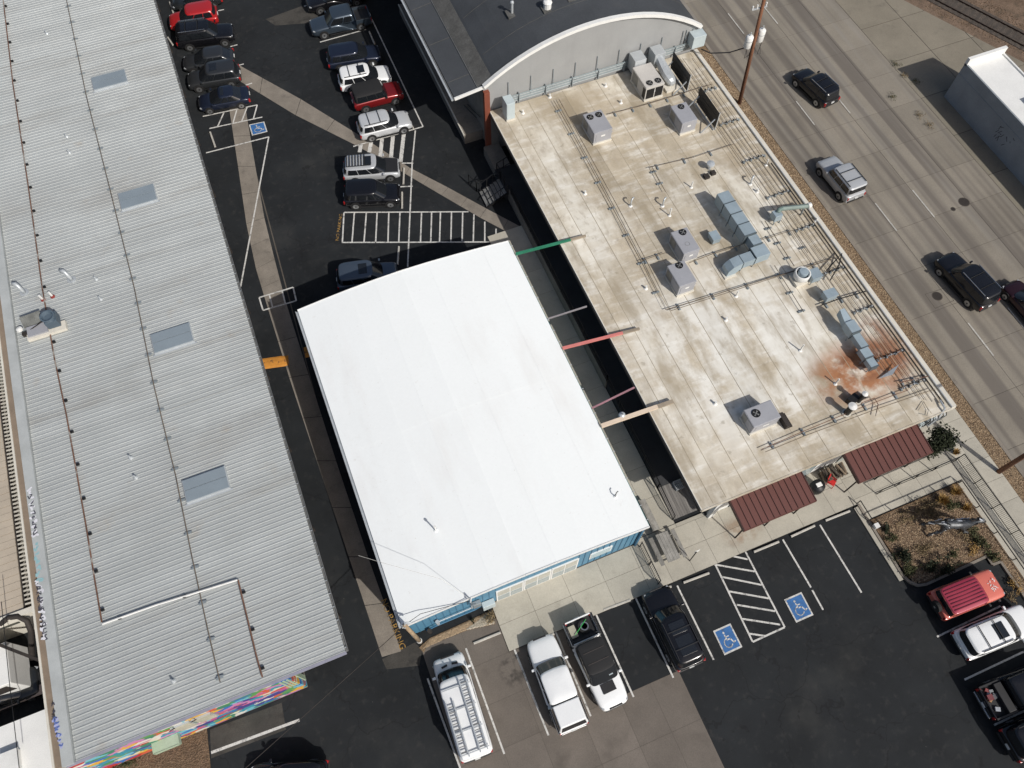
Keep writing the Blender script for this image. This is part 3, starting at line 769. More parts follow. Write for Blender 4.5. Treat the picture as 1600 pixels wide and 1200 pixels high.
for (p, q) in [((xs[i_], y_), (xs[i_ + 1], y_)) for y_ in (Y0 - .03, Y1 + .03) for i_ in range(8)]:
    ob('edge_trim', MB().beam((*p, wz(p[0]) - .07), (*q, wz(q[0]) - .07), .06, .2), white_trim, wb)
ob('left_gutter', MB().box(X0 - .17, X0 - .02, Y0, Y1, ZE - .16, ZE - .12).box(X0 - .18, X0 - .15, Y0, Y1, ZE - .16, ZE - .02), galv, wb)
tg = MB().box(X1 + .01, X1 + .05, Y0 + .1, Y1, ZE - .22, ZE - .05)
ob('right_gutter', tg, mat('teal_trim', (.06, .17, .17), .6), wb)
cl = MB()
for k in range(24):
    y = Y0 + .4 + k * .94
    cl.box(X1 - .06, X1 + .16, y, y + .035, ZE - .03, ZE + .012)
ob('gutter_clips', cl, galv, wb)['kind'] = 'stuff'
box('wall', -2.72, 12.32, 9.5, 31.4, 0, ZE - .12, blue_wall, wb)
ob('gable_wall', MB().add([(-2.72, 9.51, ZE - .12), (12.32, 9.51, ZE - .12), (XM, 9.51, ZRG - .12), (-2.72, 31.39, ZE - .12), (12.32, 31.39, ZE - .12), (XM, 31.39, ZRG - .12)], [(0, 1, 2), (5, 4, 3), (0, 2, 5, 3), (1, 4, 5, 2)]), blue_wall, wb)
# ribbed blue cladding of the front wall, one panel after another
x = -2.72
while x < 12.25:
    w = .42
    if not (2.7 < x + w / 2 < 8.3):
        top = wz(x + .2) - .14
        p = box('wall_panel', x + .006, x + w - .006, 9.40, 9.498, .12, top, blue_wall, wb)
        box('panel_rib', x - .02, x + .03, 9.37, 9.399, .12, top, blue_dark, p)
    else:
        box('wall_panel', x + .006, x + w - .006, 9.40, 9.498, 2.75, wz(x + .2) - .14, blue_wall, wb)
    x += w
glass = mat('window_glass', (.30, .36, .38), .08, 0, var=.05, spec=.8)
glass_pale = mat('blind_glass', (.45, .45, .40), .15, 0, var=.1, spec=.7)
for k in range(3):
    a = 2.75 + k * 1.83
    wdw = box('storefront_window', a, a + 1.8, 9.33, 9.497, .10, 2.74, white_trim, wb)
    for i in range(2):
        for j in range(2):
            box('pane', a + .09 + i * .84, a + .87 + i * .84, 9.318, 9.329, .22 + j * 1.27, 1.38 + j * 1.27, glass_pale if j else glass, wdw)
wdw = box('window', 9.0, 10.5, 9.34, 9.399, 1.25, 2.45, white_trim, wb)
box('pane', 9.08, 10.42, 9.325, 9.339, 1.33, 2.37, mat('pale_blue_glass', (.42, .55, .60), .1, spec=.8), wdw)
for xx, zz in ((-2.8, 4.5), (12.36, 4.6)):
    ob('downspout', MB().beam((xx, 9.3, .05), (xx, 9.3, zz), .14, .12), blue_dark, wb)
ob('corner_trim', MB().box(12.33, 12.44, 9.36, 9.6, 0, ZE - .23), blue_dark, wb)
box('eave_board', -2.75, 12.35, 9.28, 9.37, ZE - .34, ZE - .16, blue_dark, wb)
# services on the front wall
ob('gas_pipe', MB().tube([(-1.9, 9.22, .6), (-1.3, 9.22, .9), (1.3, 9.22, 1.0), (2.0, 9.25, 1.4)], .06, 6), blue_dark, wb)
ob('conduit', MB().tube([(-1.2, 9.26, 1.6), (1.6, 9.26, 1.7)], .045, 6), galv, wb)
ob('meter', MB().cyl((-1.1, 9.2), .12, 1.4, 2.0, 10), galv, wb)
ob('meter', MB().cyl((-1.75, 9.12), .14, .3, .8, 10), iron, wb)
ob('service_cabinet', MB().box(1.75, 2.55, 9.0, 9.36, .5, 1.5), pale_box, wb, bevel=.02)
ob('service_cabinet', MB().box(1.2, 1.7, 9.1, 9.36, 1.8, 2.7), strut_m, wb, bevel=.02)
ob('service_mast', MB().tube([(1.1, 9.05, 2.6), (1.1, 9.05, 5.5), (1.15, 8.95, 5.75), (1.05, 8.8, 5.6)], .05, 6), galv, wb)
ob('mast_fitting', MB().tube([(1.1, 9.05, 4.9), (1.1, 8.75, 5.0), (1.35, 8.7, 5.15)], .06, 6), strut_m, wb)
# roof jacks on the white roof
for (p, h_, lab) in [((681, 829), .75, 'slim white vent pipe standing near the front left of the white roof'), ((961, 776), .75, 'short bent vent pipe near the front right of the white roof')]:
    zb = wz(at(*p, 5.2).x) - .02
    c = at(*p, zb)
    o = thing('roof_vent', lab, 'vent pipe', c)
    if 'bent' in lab:
        ob('pipe', MB().tube([(0, 0, 0), (0, 0, h_ * .45), (.08, .08, h_ * .6), (.2, .12, h_ * .62)], .035, 8), conduit_grey, o, smooth=True)
    else:
        ob('pipe', MB().cyl((0, 0), .045, 0, h_, 10), white_pipe, o); ob('cap', MB().cyl((0, 0), .08, h_ + .001, h_ + .1, 10), white_pipe, o)
    ob('boot', MB().cyl((0, 0), .18, -.02, .06, 12, .09), white_roof_m, o)

# ------------------------------------------------------------------ tan-roofed building
ZT = 4.5
tb = thing('tan_roof_building', 'long building with a stained tan membrane roof full of equipment', 'building', (0, 0, 0))
TX0, TX1, TY0, TY1 = 15.98, 34.42, 8.9, 44.15
box('roof_deck', TX0 + .02, TX1 - .02, TY0 + .02, TY1 - .02, ZT - .35, ZT - .012, cream, tb)
sx = [TX0, 16.85, 17.75, 19.2, 20.7, 22.2, 23.7, 25.2, 26.7, 28.2, 29.7, 31.2, 32.7, 33.75, TX1 - .35]
for i in range(len(sx) - 1):
    cuts = [TY0, 10.1, 21.4 + (i % 3) * .4, 33.0 + (i % 2) * .7, TY1]
    for j in range(4):
        o_ = .03
        ob('membrane_sheet', MB().box(sx[i] - o_ * (i > 0), sx[i + 1], cuts[j], cuts[j + 1] + (o_ if j < 3 else 0), ZT - .01, ZT + .002 + .005 * (i % 2) + .003 * (j % 2)), tan_roof_m, tb)
    if i:
        ob('seam', MB().box(sx[i] - .05, sx[i] - .012, TY0 + .15, TY1 - .1, ZT, ZT + .0135), seam_m, tb)
box('edge_parapet', TX1 - .35, TX1, TY0, TY1, ZT - .3, ZT + .12, cream, tb)
box('parapet_cap', TX1 - .36, TX1 - .30, TY0, TY1, ZT + .121, ZT + .15, galv, tb)
ob('left_edge', MB().box(TX0 - .05, TX0 + .02, TY0, TY1, ZT - .3, ZT + .05), cream, tb)
ob('left_gutter', MB().box(TX0 - .12, TX0 - .055, TY0, TY1, ZT - .22, ZT - .17).box(TX0 - .13, TX0 - .105, TY0, TY1, ZT - .22, ZT - .04), iron, tb)
box('front_fascia', TX0, TX1, TY0 - .05, TY0 - .001, ZT - .35, ZT + .02, tan_roof_m, tb)
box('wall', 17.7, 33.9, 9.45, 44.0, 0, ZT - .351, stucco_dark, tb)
box('front_wall', 17.7, 33.9, 9.32, 9.449, 0, ZT - .36, white_trim, tb)
box('corner_column', 17.6, 18.0, 9.1, 9.318, .1, ZT - .36, white_trim, tb)
for (a, b_, z0, z1) in [(19.2, 22.6, .15, 2.6), (27.5, 31.5, .15, 2.6), (24.0, 25.4, .12, 2.4)]:
    d_ = box('shopfront', a, b_, 9.28, 9.319, z0, z1, black_m, tb)
    n = max(1, int((b_ - a) / .85))
    for k in range(n):
        w_ = (b_ - a) / n
        box('pane', a + k * w_ + .05, a + (k + 1) * w_ - .05, 9.268, 9.279, z0 + .08, z1 - .08, glass, d_)
# script sign on the front wall between the awnings
rs = random.Random(3); sg = MB(); px_ = None
for k in range(34):
    t = k / 33
    q = Vector((23.5 + 2.3 * t, 9.27, 3.62 + .16 * math.sin(k * 1.55) + .05 * math.sin(k * .7)))
    if px_ is not None:
        sg.beam(px_, q, .05, .09)
    px_ = q
ob('script_sign', sg, black_m, tb)
ob('sign_underline', MB().beam((23.6, 9.28, 3.33), (25.9, 9.28, 3.40), .04, .05), galv, tb)
# red standing-seam awnings
def awning(x0, x1, lab):
    t = thing('awning', lab, 'awning', (x0, 0, 0))
    W = x1 - x0; n = round(W / .44)
    yt, yb, zt, zb = 9.25, 7.04, 3.42, 3.12
    for k in range(n):
        a, b_ = W * k / n, W * (k + 1) / n
        ob('roof_panel', MB().add([(a + .004, yb, zb - .03), (b_ - .004, yb, zb - .03), (b_ - .004, yt, zt - .03), (a + .004, yt, zt - .03), (a + .004, yb, zb), (b_ - .004, yb, zb), (b_ - .004, yt, zt), (a + .004, yt, zt)],
           [(3, 2, 1, 0), (4, 5, 6, 7), (0, 1, 5, 4), (1, 2, 6, 5), (2, 3, 7, 6), (3, 0, 4, 7)]), red_metal, t)
    for k in range(n + 1):
        a = W * k / n
        ob('standing_seam', MB().beam((a, yb, zb + .02), (a, yt, zt + .02), .028, .06), red_dark, t)
    for a in (-.03, W + .03):
        ob('end_board', MB().beam((a, yb, zb - .13), (a, yt, zt - .13), .05, .32), red_dark, t)
    ob('front_board', MB().beam((-.05, yb - .02, zb - .12), (W + .05, yb - .02, zb - .12), .05, .22), red_metal, t)
    for a in (.35, W / 2, W - .35):
        ob('post', MB().beam((a, yb + .25, .1), (a, yb + .25, zb - .05), .08, .08), iron, t)
        ob('brace', MB().beam((a, yb + .25, 2.3), (a, yt - .2, 3.1), .06, .06), iron, t)
    return t
awning(18.28, 23.38, 'narrower dark red ribbed awning over the left shopfront')
awning(26.6, 32.1, 'wider dark red ribbed awning over the right shopfront')

# ------------------------------------------------------------------ arched building behind it
ab = thing('arched_building', 'big building with a dark barrel roof and pale grey end wall', 'building', (0, 0, 0))
AC, AR, AZ = 24.75, 15.9, 9.97 - 15.9
def az(x):
    return AZ + math.sqrt(AR * AR - (x - AC) ** 2)
N = 20
ax = [15.55 + (34.3 - 15.55) * i / N for i in range(N + 1)]
for i in range(10):    # roofing strips laid along the vault
    a = ax[2 * i:2 * i + 3]
    for (ya, yb) in ((44.2, 56.0), (56.0, 68.0), (68.0, 95.0)):
        vs_ = []
        for y in (ya + .01, yb - .01):
            vs_ += [(x, y, az(x) + .003 * (i % 2)) for x in a] + [(x, y, az(x) - .15) for x in a]
        ob('roofing_sheet', MB().add(vs_, [(0, 1, 7, 6), (1, 2, 8, 7), (3, 9, 10, 4), (4, 10, 11, 5), (0, 3, 4, 1), (1, 4, 5, 2), (7, 10, 9, 6), (8, 11, 10, 7), (0, 6, 9, 3), (2, 5, 11, 8)]), bitumen, ab)
wv = [(x, 44.35, az(x) - .16) for x in ax] + [(x, 44.35, 0) for x in ax]
ob('end_wall', MB().add(wv, [(i + 1, i, N + 1 + i, N + 2 + i) for i in range(N)]), grey_wall, ab)
cp = MB()
for i in range(N):
    cp.beam((ax[i], 44.2, az(ax[i]) + .02), (ax[i + 1], 44.2, az(ax[i + 1]) + .02), .34, .26)
ob('arched_coping', cp, white_trim, ab)
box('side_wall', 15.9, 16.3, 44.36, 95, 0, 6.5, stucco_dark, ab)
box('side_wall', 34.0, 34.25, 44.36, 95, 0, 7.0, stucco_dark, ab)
# low canopy roof along its left side
zl = az(15.55)
cpy = MB().add([(13.2, 44.3, zl - .35), (15.56, 44.3, zl - .02), (15.56, 95, zl - .02), (13.2, 95, zl - .35), (13.2, 44.3, zl - .5), (15.56, 44.3, zl - .2), (15.56, 95, zl - .2), (13.2, 95, zl - .5)], [(0, 1, 2, 3), (7, 6, 5, 4), (0, 4, 5, 1), (0, 3, 7, 4)])
ob('canopy_roof', cpy, bitumen, ab)
ob('canopy_edge', MB().beam((13.17, 44.25, zl - .41), (15.6, 44.25, zl - .08), .12, .24), white_trim, ab)
ob('canopy_trim', MB().beam((13.1, 44.2, zl - .40), (13.1, 95, zl - .40), .06, .1), conduit_grey, ab)
ob('canopy_gutter', MB().beam((12.98, 44.2, zl - .44), (12.98, 95, zl - .44), .14, .1), galv, ab)
ob('valley_strip', MB().add([(15.15, 44.4, zl - .03), (16.3, 44.4, az(16.3) + .012), (16.3, 95, az(16.3) + .012), (15.15, 95, zl - .03)], [(0, 1, 2, 3)]), bitumen_dusty, ab)
ob('valley_flashing', MB().beam((15.1, 44.4, zl - .04), (15.1, 95, zl - .04), .05, .04), conduit_grey, ab)
for k in range(26):
    y = 45.2 + k * .92
    ob('patch', MB().add([(15.25, y, zl - .012), (15.62, y, zl + .06), (15.62, y + .42, zl + .06), (15.25, y + .42, zl - .012)], [(0, 1, 2, 3)]), bitumen_dusty, ab)
for k in range(7):
    y = 46 + k * 4.4
    ob('roof_joint', MB().beam((13.25, y, zl - .325), (15.0, y, zl - .08), .05, .012), bitumen_dusty, ab)
    ob('roof_joint', MB().tube([(x, y + .8, az(x) + .002) for x in ax[1:]], .02, 4), bitumen_dusty, ab)
ob('corner_post', MB().box(15.5, 15.95, 44.0, 44.34, 0, 6.55), red_paint, ab)
box('end_return', 15.96, 16.6, 43.98, 44.33, 0, 4.0, stucco_dark, ab)
# pipes and stand-offs on the end wall
for k, z in enumerate((4.72, 4.86, 5.0, 5.14, 5.28, 5.42)):
    o = ob('wall_conduit', MB().tube([(17.0 + .1 * k, 44.2 - .02 * k, z), (33.4, 44.2 - .02 * k, z + .12), (34.1, 44.2, z + .45)], .03, 6), mat('pipe_teal_grey', (.17, .215, .23), .5, .2) if k % 2 else mat('pipe_grey', (.28, .31, .32), .5, .2), ab)
for x in (17.6, 19.5, 21.4, 23.3, 25.2, 27.1, 29.0, 30.9, 32.8, 33.1, 33.7):
    ob('stand_off', MB().beam((x, 44.22, 5.3), (x, 44.3, 6.7), .05, .04).box(x - .08, x + .08, 44.1, 44.3, 5.2, 5.32), strut_m, ab)
for k in range(7):
    x = 18.4 + k * 2.3
    ob('pipe_clamp', MB().box(x, x + .05, 44.02, 44.3, 4.6, 5.5), strut_m, ab)
for (p, q, h_) in [((800, 0), (802, 22), .9), ((855, 3), (856, 3), .5), ((893, -10), (893, -5), .7)]:
    c = at(p[0], p[1] + 12, 9.6)
    o = thing('roof_vent', {800: 'thin grey vent pipe on the dark barrel roof', 855: 'white domed vent near the top edge on the dark barrel roof', 893: 'small vent at the top edge of the dark barrel roof'}[p[0]], 'vent', (c.x, c.y, az(c.x)))
    ob('pipe', MB().cyl((0, 0), .1 if p[0] == 800 else .3, -.05, h_, 12), galv if p[0] == 800 else white_trim, o)
    ob('cap', MB().lathe((0, 0), [(.16 if p[0] == 800 else .36, h_ + .001), (.14 if p[0] == 800 else .3, h_ + .1), (.03, h_ + .18)], 12), white_trim if p[0] != 800 else galv, o)
    ob('base', MB().box(-.45, .45, -.45, .45, -.12, .03), bitumen_dusty, o)

# ------------------------------------------------------------------ block building on the far side of the street
ub = thing('block_building', 'blue grey block building with graffiti and a white parapet roof across the street', 'building', (0, 0, 0))
UX0, UX1, UY0, UY1, UZ = 55.2, 59.0, 5.0, 35.15, 3.74
box('wall', UX0, UX1, UY0, UY1, 0, UZ - .25, bluegrey_wall, ub)
for j in range(1, 2):
    box('band', UX0 - .03, UX0 - .001, UY0, UY1, 2.55, 2.62, bluegrey_wall, ub)
box('roof', UX0 + .12, UX1 - .12, UY0, UY1 - .25, UZ - .249, UZ - .22, white_trim, ub)
for (a, b_, c, d_) in [(UX0 - .02, UX0 + .12, UY0, UY1), (UX1 - .12, UX1 + .02, UY0, UY1)]:
    box('parapet', a, b_, c, d_, UZ - .248, UZ - .1, bluegrey_wall if a < 56 else white_trim, ub)
ob('end_parapet', MB().box(UX0 - .02, UX1 + .02, UY1 - .25, UY1 + .03, UZ - .247, UZ + .45), white_trim, ub)
ru = ob('roof_unit', MB().box(57.2, 58.2, 28.4, 29.4, UZ - .21, UZ + .5), iron, ub)
gf = MB(); rs = random.Random(12)
for k in range(16):
    y0_, z0_ = 29.2 - rs.random() * 1.6, .9 + rs.random() * 1.4
    gf.beam((UX0 - .006, y0_, z0_), (UX0 - .006, y0_ + rs.uniform(-.3, .3), z0_ + rs.uniform(-.5, .5)), .006, .05)
ob('graffiti', gf, g_dark, ub)
tag(ob('blue_tarpaulin', MB().lathe((61.1, 35.0), [(.9, .02), (1.0, .6), (.7, .95), (.1, 1.0)], 9), mat('navy_tarp', (.02, .03, .11), .6)), 'dark blue tarpaulin heap beyond the white parapet roof', 'tarpaulin')
fc = thing('freight_car', 'grey freight car standing on the tracks in the top right corner', 'freight car', (71.5, 43.5, 0), math.atan2(-8.59, 3.86))
ob('car_body', MB().box(-9, 7, -1.5, 1.5, 1.1, 3.6), mat('freight_grey', (.23, .235, .22), .8, var=.15), fc, bevel=.06)
ob('underframe', MB().box(-9, 7, -1.1, 1.1, .5, 1.09), iron, fc)
for x in (-7, -5, 3, 5):
    for y in (-.75, .75):
        ob('wheel', MB().tube([(x, y - .07, .5), (x, y + .07, .5)], .45, 14), iron, fc)
# ------------------------------------------------------------------ docks, ramp, stairs, railings
def railing(name, label, cat, pts, h=1.0, pick=.13, post_every=1.5, m=None, group=None, mid=True):
    """pts: 3-D points of the foot of the railing"""
    m = m or black_m
    t = thing(name, label, cat, pts[0], 0, group)
    o = Vector(pts[0]); pts = [Vector(p) - o for p in pts]
    up = Vector((0, 0, h))
    for a, b in zip(pts[:-1], pts[1:]):
        ob('top_rail', MB().beam(a + up, b + up, .05, .05), m, t)
        if mid:
            ob('bottom_rail', MB().beam(a + up * .13, b + up * .13, .035, .035), m, t)
        L = (b - a).length; n = max(1, round(L / post_every))
        for k in range(n + 1):
            p = a.lerp(b, k / n)
            ob('post', MB().beam(p, p + up * .99, .055, .055), m, t)
        if pick:
            mb = MB(); n = int(L / pick)
            for k in range(1, n):
                p = a.lerp(b, k / n)
                mb.beam(p + up * .13, p + up * .97, .018, .018)
            if n > 1:
                ob('pickets', mb, m, t)['kind'] = 'stuff'
    return t
dk = thing('loading_dock', 'grey concrete loading dock below the dark canopy roof', 'loading dock', (14.2, 45.8, 0))
ob('platform', MB().box(0, 1.9, 0, 17.5, 0, .98), concrete_gutter, dk)
for k in range(7):
    ob('deck_slab', MB().box(.06, 1.88, .05 + k * 2.49, 2.51 + k * 2.49, .981, 1.0), concrete_gutter, dk)
ob('edge_strip', MB().box(-.05, .05, 0, 17.5, .9, 1.02), cream, dk)
ob('dock_ladder', MB().tube([(1.2, 3.2, 1), (1.2, .1, 2.4)], .04, 5).tube([(1.5, 3.2, 1), (1.5, .1, 2.4)], .04, 5), black_m, dk)
rp = thing('access_ramp', 'dark access ramp and raised walkway under the tan roof eave', 'ramp', (15.5, 9.9, 0))
ob('ramp_deck', MB().add([(0, 2.3, .24), (2.18, 2.3, .24), (2.18, 10.5, 1.1), (0, 10.5, 1.1), (0, 2.3, 0), (2.18, 2.3, 0), (2.18, 10.5, 0), (0, 10.5, 0)], [(0, 1, 2, 3), (0, 4, 5, 1), (1, 5, 6, 2), (2, 6, 7, 3), (3, 7, 4, 0)]), dark_deck, rp)
for k in range(12):
    a = k * .18
    ob('deck_board', MB().add([(a + .005, 0, .02), (a + .175, 0, .02), (a + .175, 2.29, .24), (a + .005, 2.29, .24), (a + .005, 0, -.02), (a + .175, 0, -.02), (a + .175, 2.29, .2), (a + .005, 2.29, .2)], [(0, 1, 2, 3), (0, 4, 5, 1), (1, 5, 6, 2), (2, 6, 7, 3), (3, 7, 4, 0)]), deck_board, rp)
ob('raised_walk', MB().box(0, 2.18, 10.51, 29.0, 0, 1.1), dark_deck, rp)
ob('landing', MB().box(-.3, 2.18, 29.01, 31.4, 0, 1.095), dark_deck, rp)
ob('side_kerb', MB().box(-.12, -.003, 10.5, 29, 0, 1.16), concrete_gutter, rp)
rl = railing('handrail', 'black picketed handrail along the ramp beside the tan building', 'handrail', [(15.42, 9.9, .02), (15.42, 12.2, .24), (15.42, 20.4, 1.1), (15.42, 38.4, 1.16)], 1.0, .14, 1.95)
st = thing('stairs', 'black steel stairs up to the walkway behind the white building', 'stairs', (13.45, 38.7, 0))
for k in range(6):
    ob('tread', MB().box(k * .3, k * .3 + .29, .05, 1.65, .15 + k * .16, .19 + k * .16), conduit_grey, st)
for y in (.0, 1.7):
    ob('stringer', MB().beam((0, y, .05), (1.85, y, 1.05), .05, .22), black_m, st)
    ob('handrail', MB().beam((0, y, 1.0), (1.85, y, 2.05), .05, .05), black_m, st)
    for k in range(4):
        ob('baluster', MB().beam((.1 + k * .56, y, .1 + k * .3), (.1 + k * .56, y, 1.05 + k * .32), .035, .035), black_m, st)
railing('guard_rail', 'black guard rail round the dark well beside the stairs', 'railing', [(15.25, 38.5, 1.1), (15.25, 41.0, 1.1), (17.2, 41.6, 1.1)], 1.0, 0, .8)
railing('guard_rail', 'black guard rail on the ground left of the stairs', 'railing', [(13.0, 41.6, 0), (13.3, 40.6, 0), (15.2, 40.7, 0)], 1.1, 0, .8)
tag(ob('dock_plate', MB().box(15.25, 16.6, 41.4, 44.0, 0, 1.0), concrete_gutter), 'pale concrete landing beside the red oxide post', 'landing')
tag(ob('dock_door', MB().box(17.5, 17.69, 40.8, 43.5, 1.05, 4.0), mat('blue_mural_door', (.12, .18, .26), .6, var=.9, scale=2.5)), 'blue painted wall panel under the tan eave near the landing', 'panel')
for p, lab in [((1060, 757), 'pale lattice crate on the ramp by the tan roof corner'),]:
    c = at(*p, .55)
    t = thing('lattice_crate', lab, 'crate', (c.x, c.y, .22))
    for k in range(5):
        ob('slat', MB().box(-.25 + k * .115, -.2 + k * .115, -.3, .3, 0, .3), galv, t)
    for y in (-.3, 0, .3):
        ob('rail', MB().box(-.27, .32, y - .02, y + .02, .301, .33), galv, t)
# painted beams across the alley
def painted_beam(a, b, w, h_, m, lab, tip=None):
    t = thing('painted_beam', lab, 'beam', a)
    A, B = Vector(a), Vector(b)
    k = .78 if tip else 1
    ob('beam', MB().beam(Vector(), (B - A) * k, w, h_), m, t)
    if tip:
        ob('bare_end', MB().beam((B - A) * k, B - A, w * .98, h_ * .98), tip, t)
    return t
wood_grey = mat('grey_timber', (.30, .25, .19), .9, var=.2)
bm_green = mat('green_paint', (.03, .19, .11), .5, var=.15); bm_pink = mat('salmon_paint', (.60, .20, .18), .5, var=.1); bm_mauve = mat('mauve_paint', (.34, .18, .21), .6, var=.1); bm_cream = mat('cream_paint', (.66, .54, .42), .6, var=.08); bm_grey = mat('grey_paint', (.28, .26, .27), .6)
painted_beam((12.55, 30.33, 4.9), (17.85, 30.03, 4.75), .17, .14, bm_green, 'green painted beam spanning the alley near the back of the white roof', wood_grey)
painted_beam((12.6, 24.74, 4.6), (15.5, 24.65, 4.6), .09, .09, bm_grey, 'thin grey beam reaching over the alley between the green and the pink one')
painted_beam((12.55, 22.11, 4.9), (18.0, 21.63, 4.75), .18, .14, bm_pink, 'salmon pink beam spanning the alley', wood_grey)
painted_beam((12.6, 17.52, 4.6), (15.8, 17.84, 4.6), .10, .09, bm_mauve, 'thin mauve beam just behind the cream one')
painted_beam((12.55, 16.04, 4.95), (17.6, 15.95, 4.75), .26, .16, bm_cream, 'wide cream beam spanning the alley nearest the front', wood_grey)
lp = thing('round_lamp', 'small round lamp hanging at the middle of the cream beam', 'lamp', (14.1, 16.1, 4.6))
ob('shade', MB().lathe((0, .15), [(.05, .45), (.2, .4), (.24, .25)], 14), galv, lp, smooth=True); ob('stem', MB().cyl((0, .15), .03, .4, .52, 8), black_m, lp)

# ------------------------------------------------------------------ rooftop equipment on the tan roof
ZU = ZT + .012
def fan(parent, x, y, z, r):
    ring = ob('fan_ring', MB().lathe((x, y), [(r, z), (r, z + .05), (r * .9, z + .05), (r * .9, z + .01)], 20), black_m, parent)
    ob('fan_well', MB().cyl((x, y), r * .9, z, z + .008, 20), black_m, ring)
    bl = MB()
    for k in range(4):
        a = k * math.pi / 2 + .4
        bl.add([(x, y, z + .02), (x + r * .75 * math.cos(a), y + r * .75 * math.sin(a), z + .02), (x + r * .75 * math.cos(a + .6), y + r * .75 * math.sin(a + .6), z + .035)], [(0, 1, 2)])
    bl.cyl((x, y), r * .2, z + .015, z + .04, 8)
    ob('fan_blades', bl, conduit_grey, ring)
def hvac(lab, x0, x1, y0, y1, h_, fans, m, grille=False):
    W, D = x1 - x0, y1 - y0
    t = thing('air_conditioner', lab, 'air conditioner', (x0, y0, ZU))
    ob('curb', MB().box(-.03, W + .03, -.08, D + .03, 0, .14), cream, t)
    ob('cabinet', MB().box(0, W, 0, D, .141, h_), m, t, bevel=.025)
    ob('lid_edge', MB().box(-.015, W + .015, -.015, D + .015, h_ - .06, h_ - .02), m, t)
    for fx, fy, r in fans:
        fan(t, fx * W, fy * D, h_ + .002, r)
    ob('access_panel', MB().box(.12 * W, .88 * W, -.016, -.001, .3, h_ * .8), m, t)
    ob('side_panel', MB().box(-.016, -.001, .1 * D, .5 * D, .25, h_ * .85), m, t)
    ob('louvre', MB().box(-.018, -.001, .56 * D, .92 * D, .25, h_ * .85), conduit_grey, t)
    ob('hood', MB().add([(W, .1 * D, h_ * .75), (W, .55 * D, h_ * .75), (W + .22, .55 * D, h_ * .45), (W + .22, .1 * D, h_ * .45), (W, .1 * D, h_ * .4), (W, .55 * D, h_ * .4)], [(0, 3, 2, 1), (0, 4, 3), (1, 2, 5), (3, 4, 5, 2)]), m, t)
    ob('label_plate', MB().box(.4 * W, .62 * W, -.024, -.017, h_ * .55, h_ * .68), white_pipe, t)
    if grille:
        for a in (.06, .53):
            ob('coil_grille', MB().box(a * W, (a + .42) * W, -.03, -.017, .22, h_ * .85), black_m, t)
        ob('coil_grille', MB().box(-.03, -.019, .02, .42, .22, h_ * .85), black_m, t)
    return t
hvac('large beige two fan air conditioner joined to the grey end wall by ducts', 27.72, 29.32, 40.5, 42.95, 1.35, [(.3, .17, .26), (.76, .17, .26)], hvac_beige, True)
hvac('grey two fan air conditioner alone near the back left of the tan roof', 22.05, 23.55, 37.85, 39.95, 1.2, [(.26, .78, .26), (.74, .78, .26)], hvac_m)
hvac('grey one fan air conditioner leaning against the lower black screen', 28.7, 30.0, 36.25, 38.2, 1.2, [(.55, .82, .25)], hvac_m)
u4 = hvac('rear one of the two neighbouring grey air conditioners left of the long duct', 23.15, 24.4, 25.4, 27.4, 1.2, [(.62, .85, .26)], hvac_m)
ob('lid_mark', MB().tube([(.62 + .16 * math.cos(a_ * .3927), .7 + .16 * math.sin(a_ * .3927), 1.202) for a_ in range(17)], .014, 4), conduit_grey, u4)
hvac('front one of the two neighbouring grey air conditioners left of the long duct', 21.62, 22.9, 23.1, 24.95, 1.2, [(.6, .85, .26)], hvac_m)
hvac('isolated grey air conditioner near the front of the tan roof', 21.1, 23.0, 12.15, 13.42, 1.15, [(.3, .62, .28)], hvac_m)
# stained curb tray beside it
tag(ob('roof_tray', MB().box(23.35, 23.6, 11.6, 12.6, ZU, ZU + .5).box(23.601, 23.9, 11.6, 12.6, ZU, ZU + .1), iron), 'dark upturned tray beside the front air conditioner', 'tray')

def duct_run(lab, segs, m=None, legs=True):
    """segs: list of (x0,x1,y0,y1,z0,z1) boxes butted end to end"""
    s0 = segs[0]
    t = thing('air_duct', lab, 'duct', (s0[0], s0[2], ZU))
    for i, (a, b, c, d, e, f) in enumerate(segs):
        s = ob('duct_section', MB().box(a - s0[0], b - s0[0], c - s0[2], d - s0[2], e, f - .002 * (i % 2)), m or duct_m, t, bevel=.02)
        if d - c > b - a:
            ob('flange', MB().box(a - s0[0] - .025, b - s0[0] + .025, c - s0[2] - .02, c - s0[2] + .02, e - .02, f + .02), duct_seam, s)
        else:
            ob('flange', MB().box(a - s0[0] - .02, a - s0[0] + .02, c - s0[2] - .025, d - s0[2] + .025, e - .02, f + .02), duct_seam, s)
        if legs:
            ob('leg', MB().box(a - s0[0] + .05, a - s0[0] + .1, c - s0[2] + .1, c - s0[2] + .15, 0, e), strut_m, t)
            ob('leg', MB().box(b - s0[0] - .1, b - s0[0] - .05, d - s0[2] - .15, d - s0[2] - .1, 0, e), strut_m, t)
    return t
d1 = duct_run('long blue grey duct turning left beside the paired air conditioners',
         [(27.65, 28.58, 25.0, 26.0, .55, 1.5), (27.65, 28.58, 26.03, 27.0, .55, 1.5), (27.65, 28.58, 27.03, 28.0, .55, 1.5), (27.65, 28.58, 28.03, 29.05, .55, 1.5),
          (27.9, 28.62, 24.15, 24.97, .6, 1.35), (27.62, 28.75, 23.2, 24.12, .5, 1.25), (26.65, 27.59, 23.2, 23.95, .5, 1.15)])
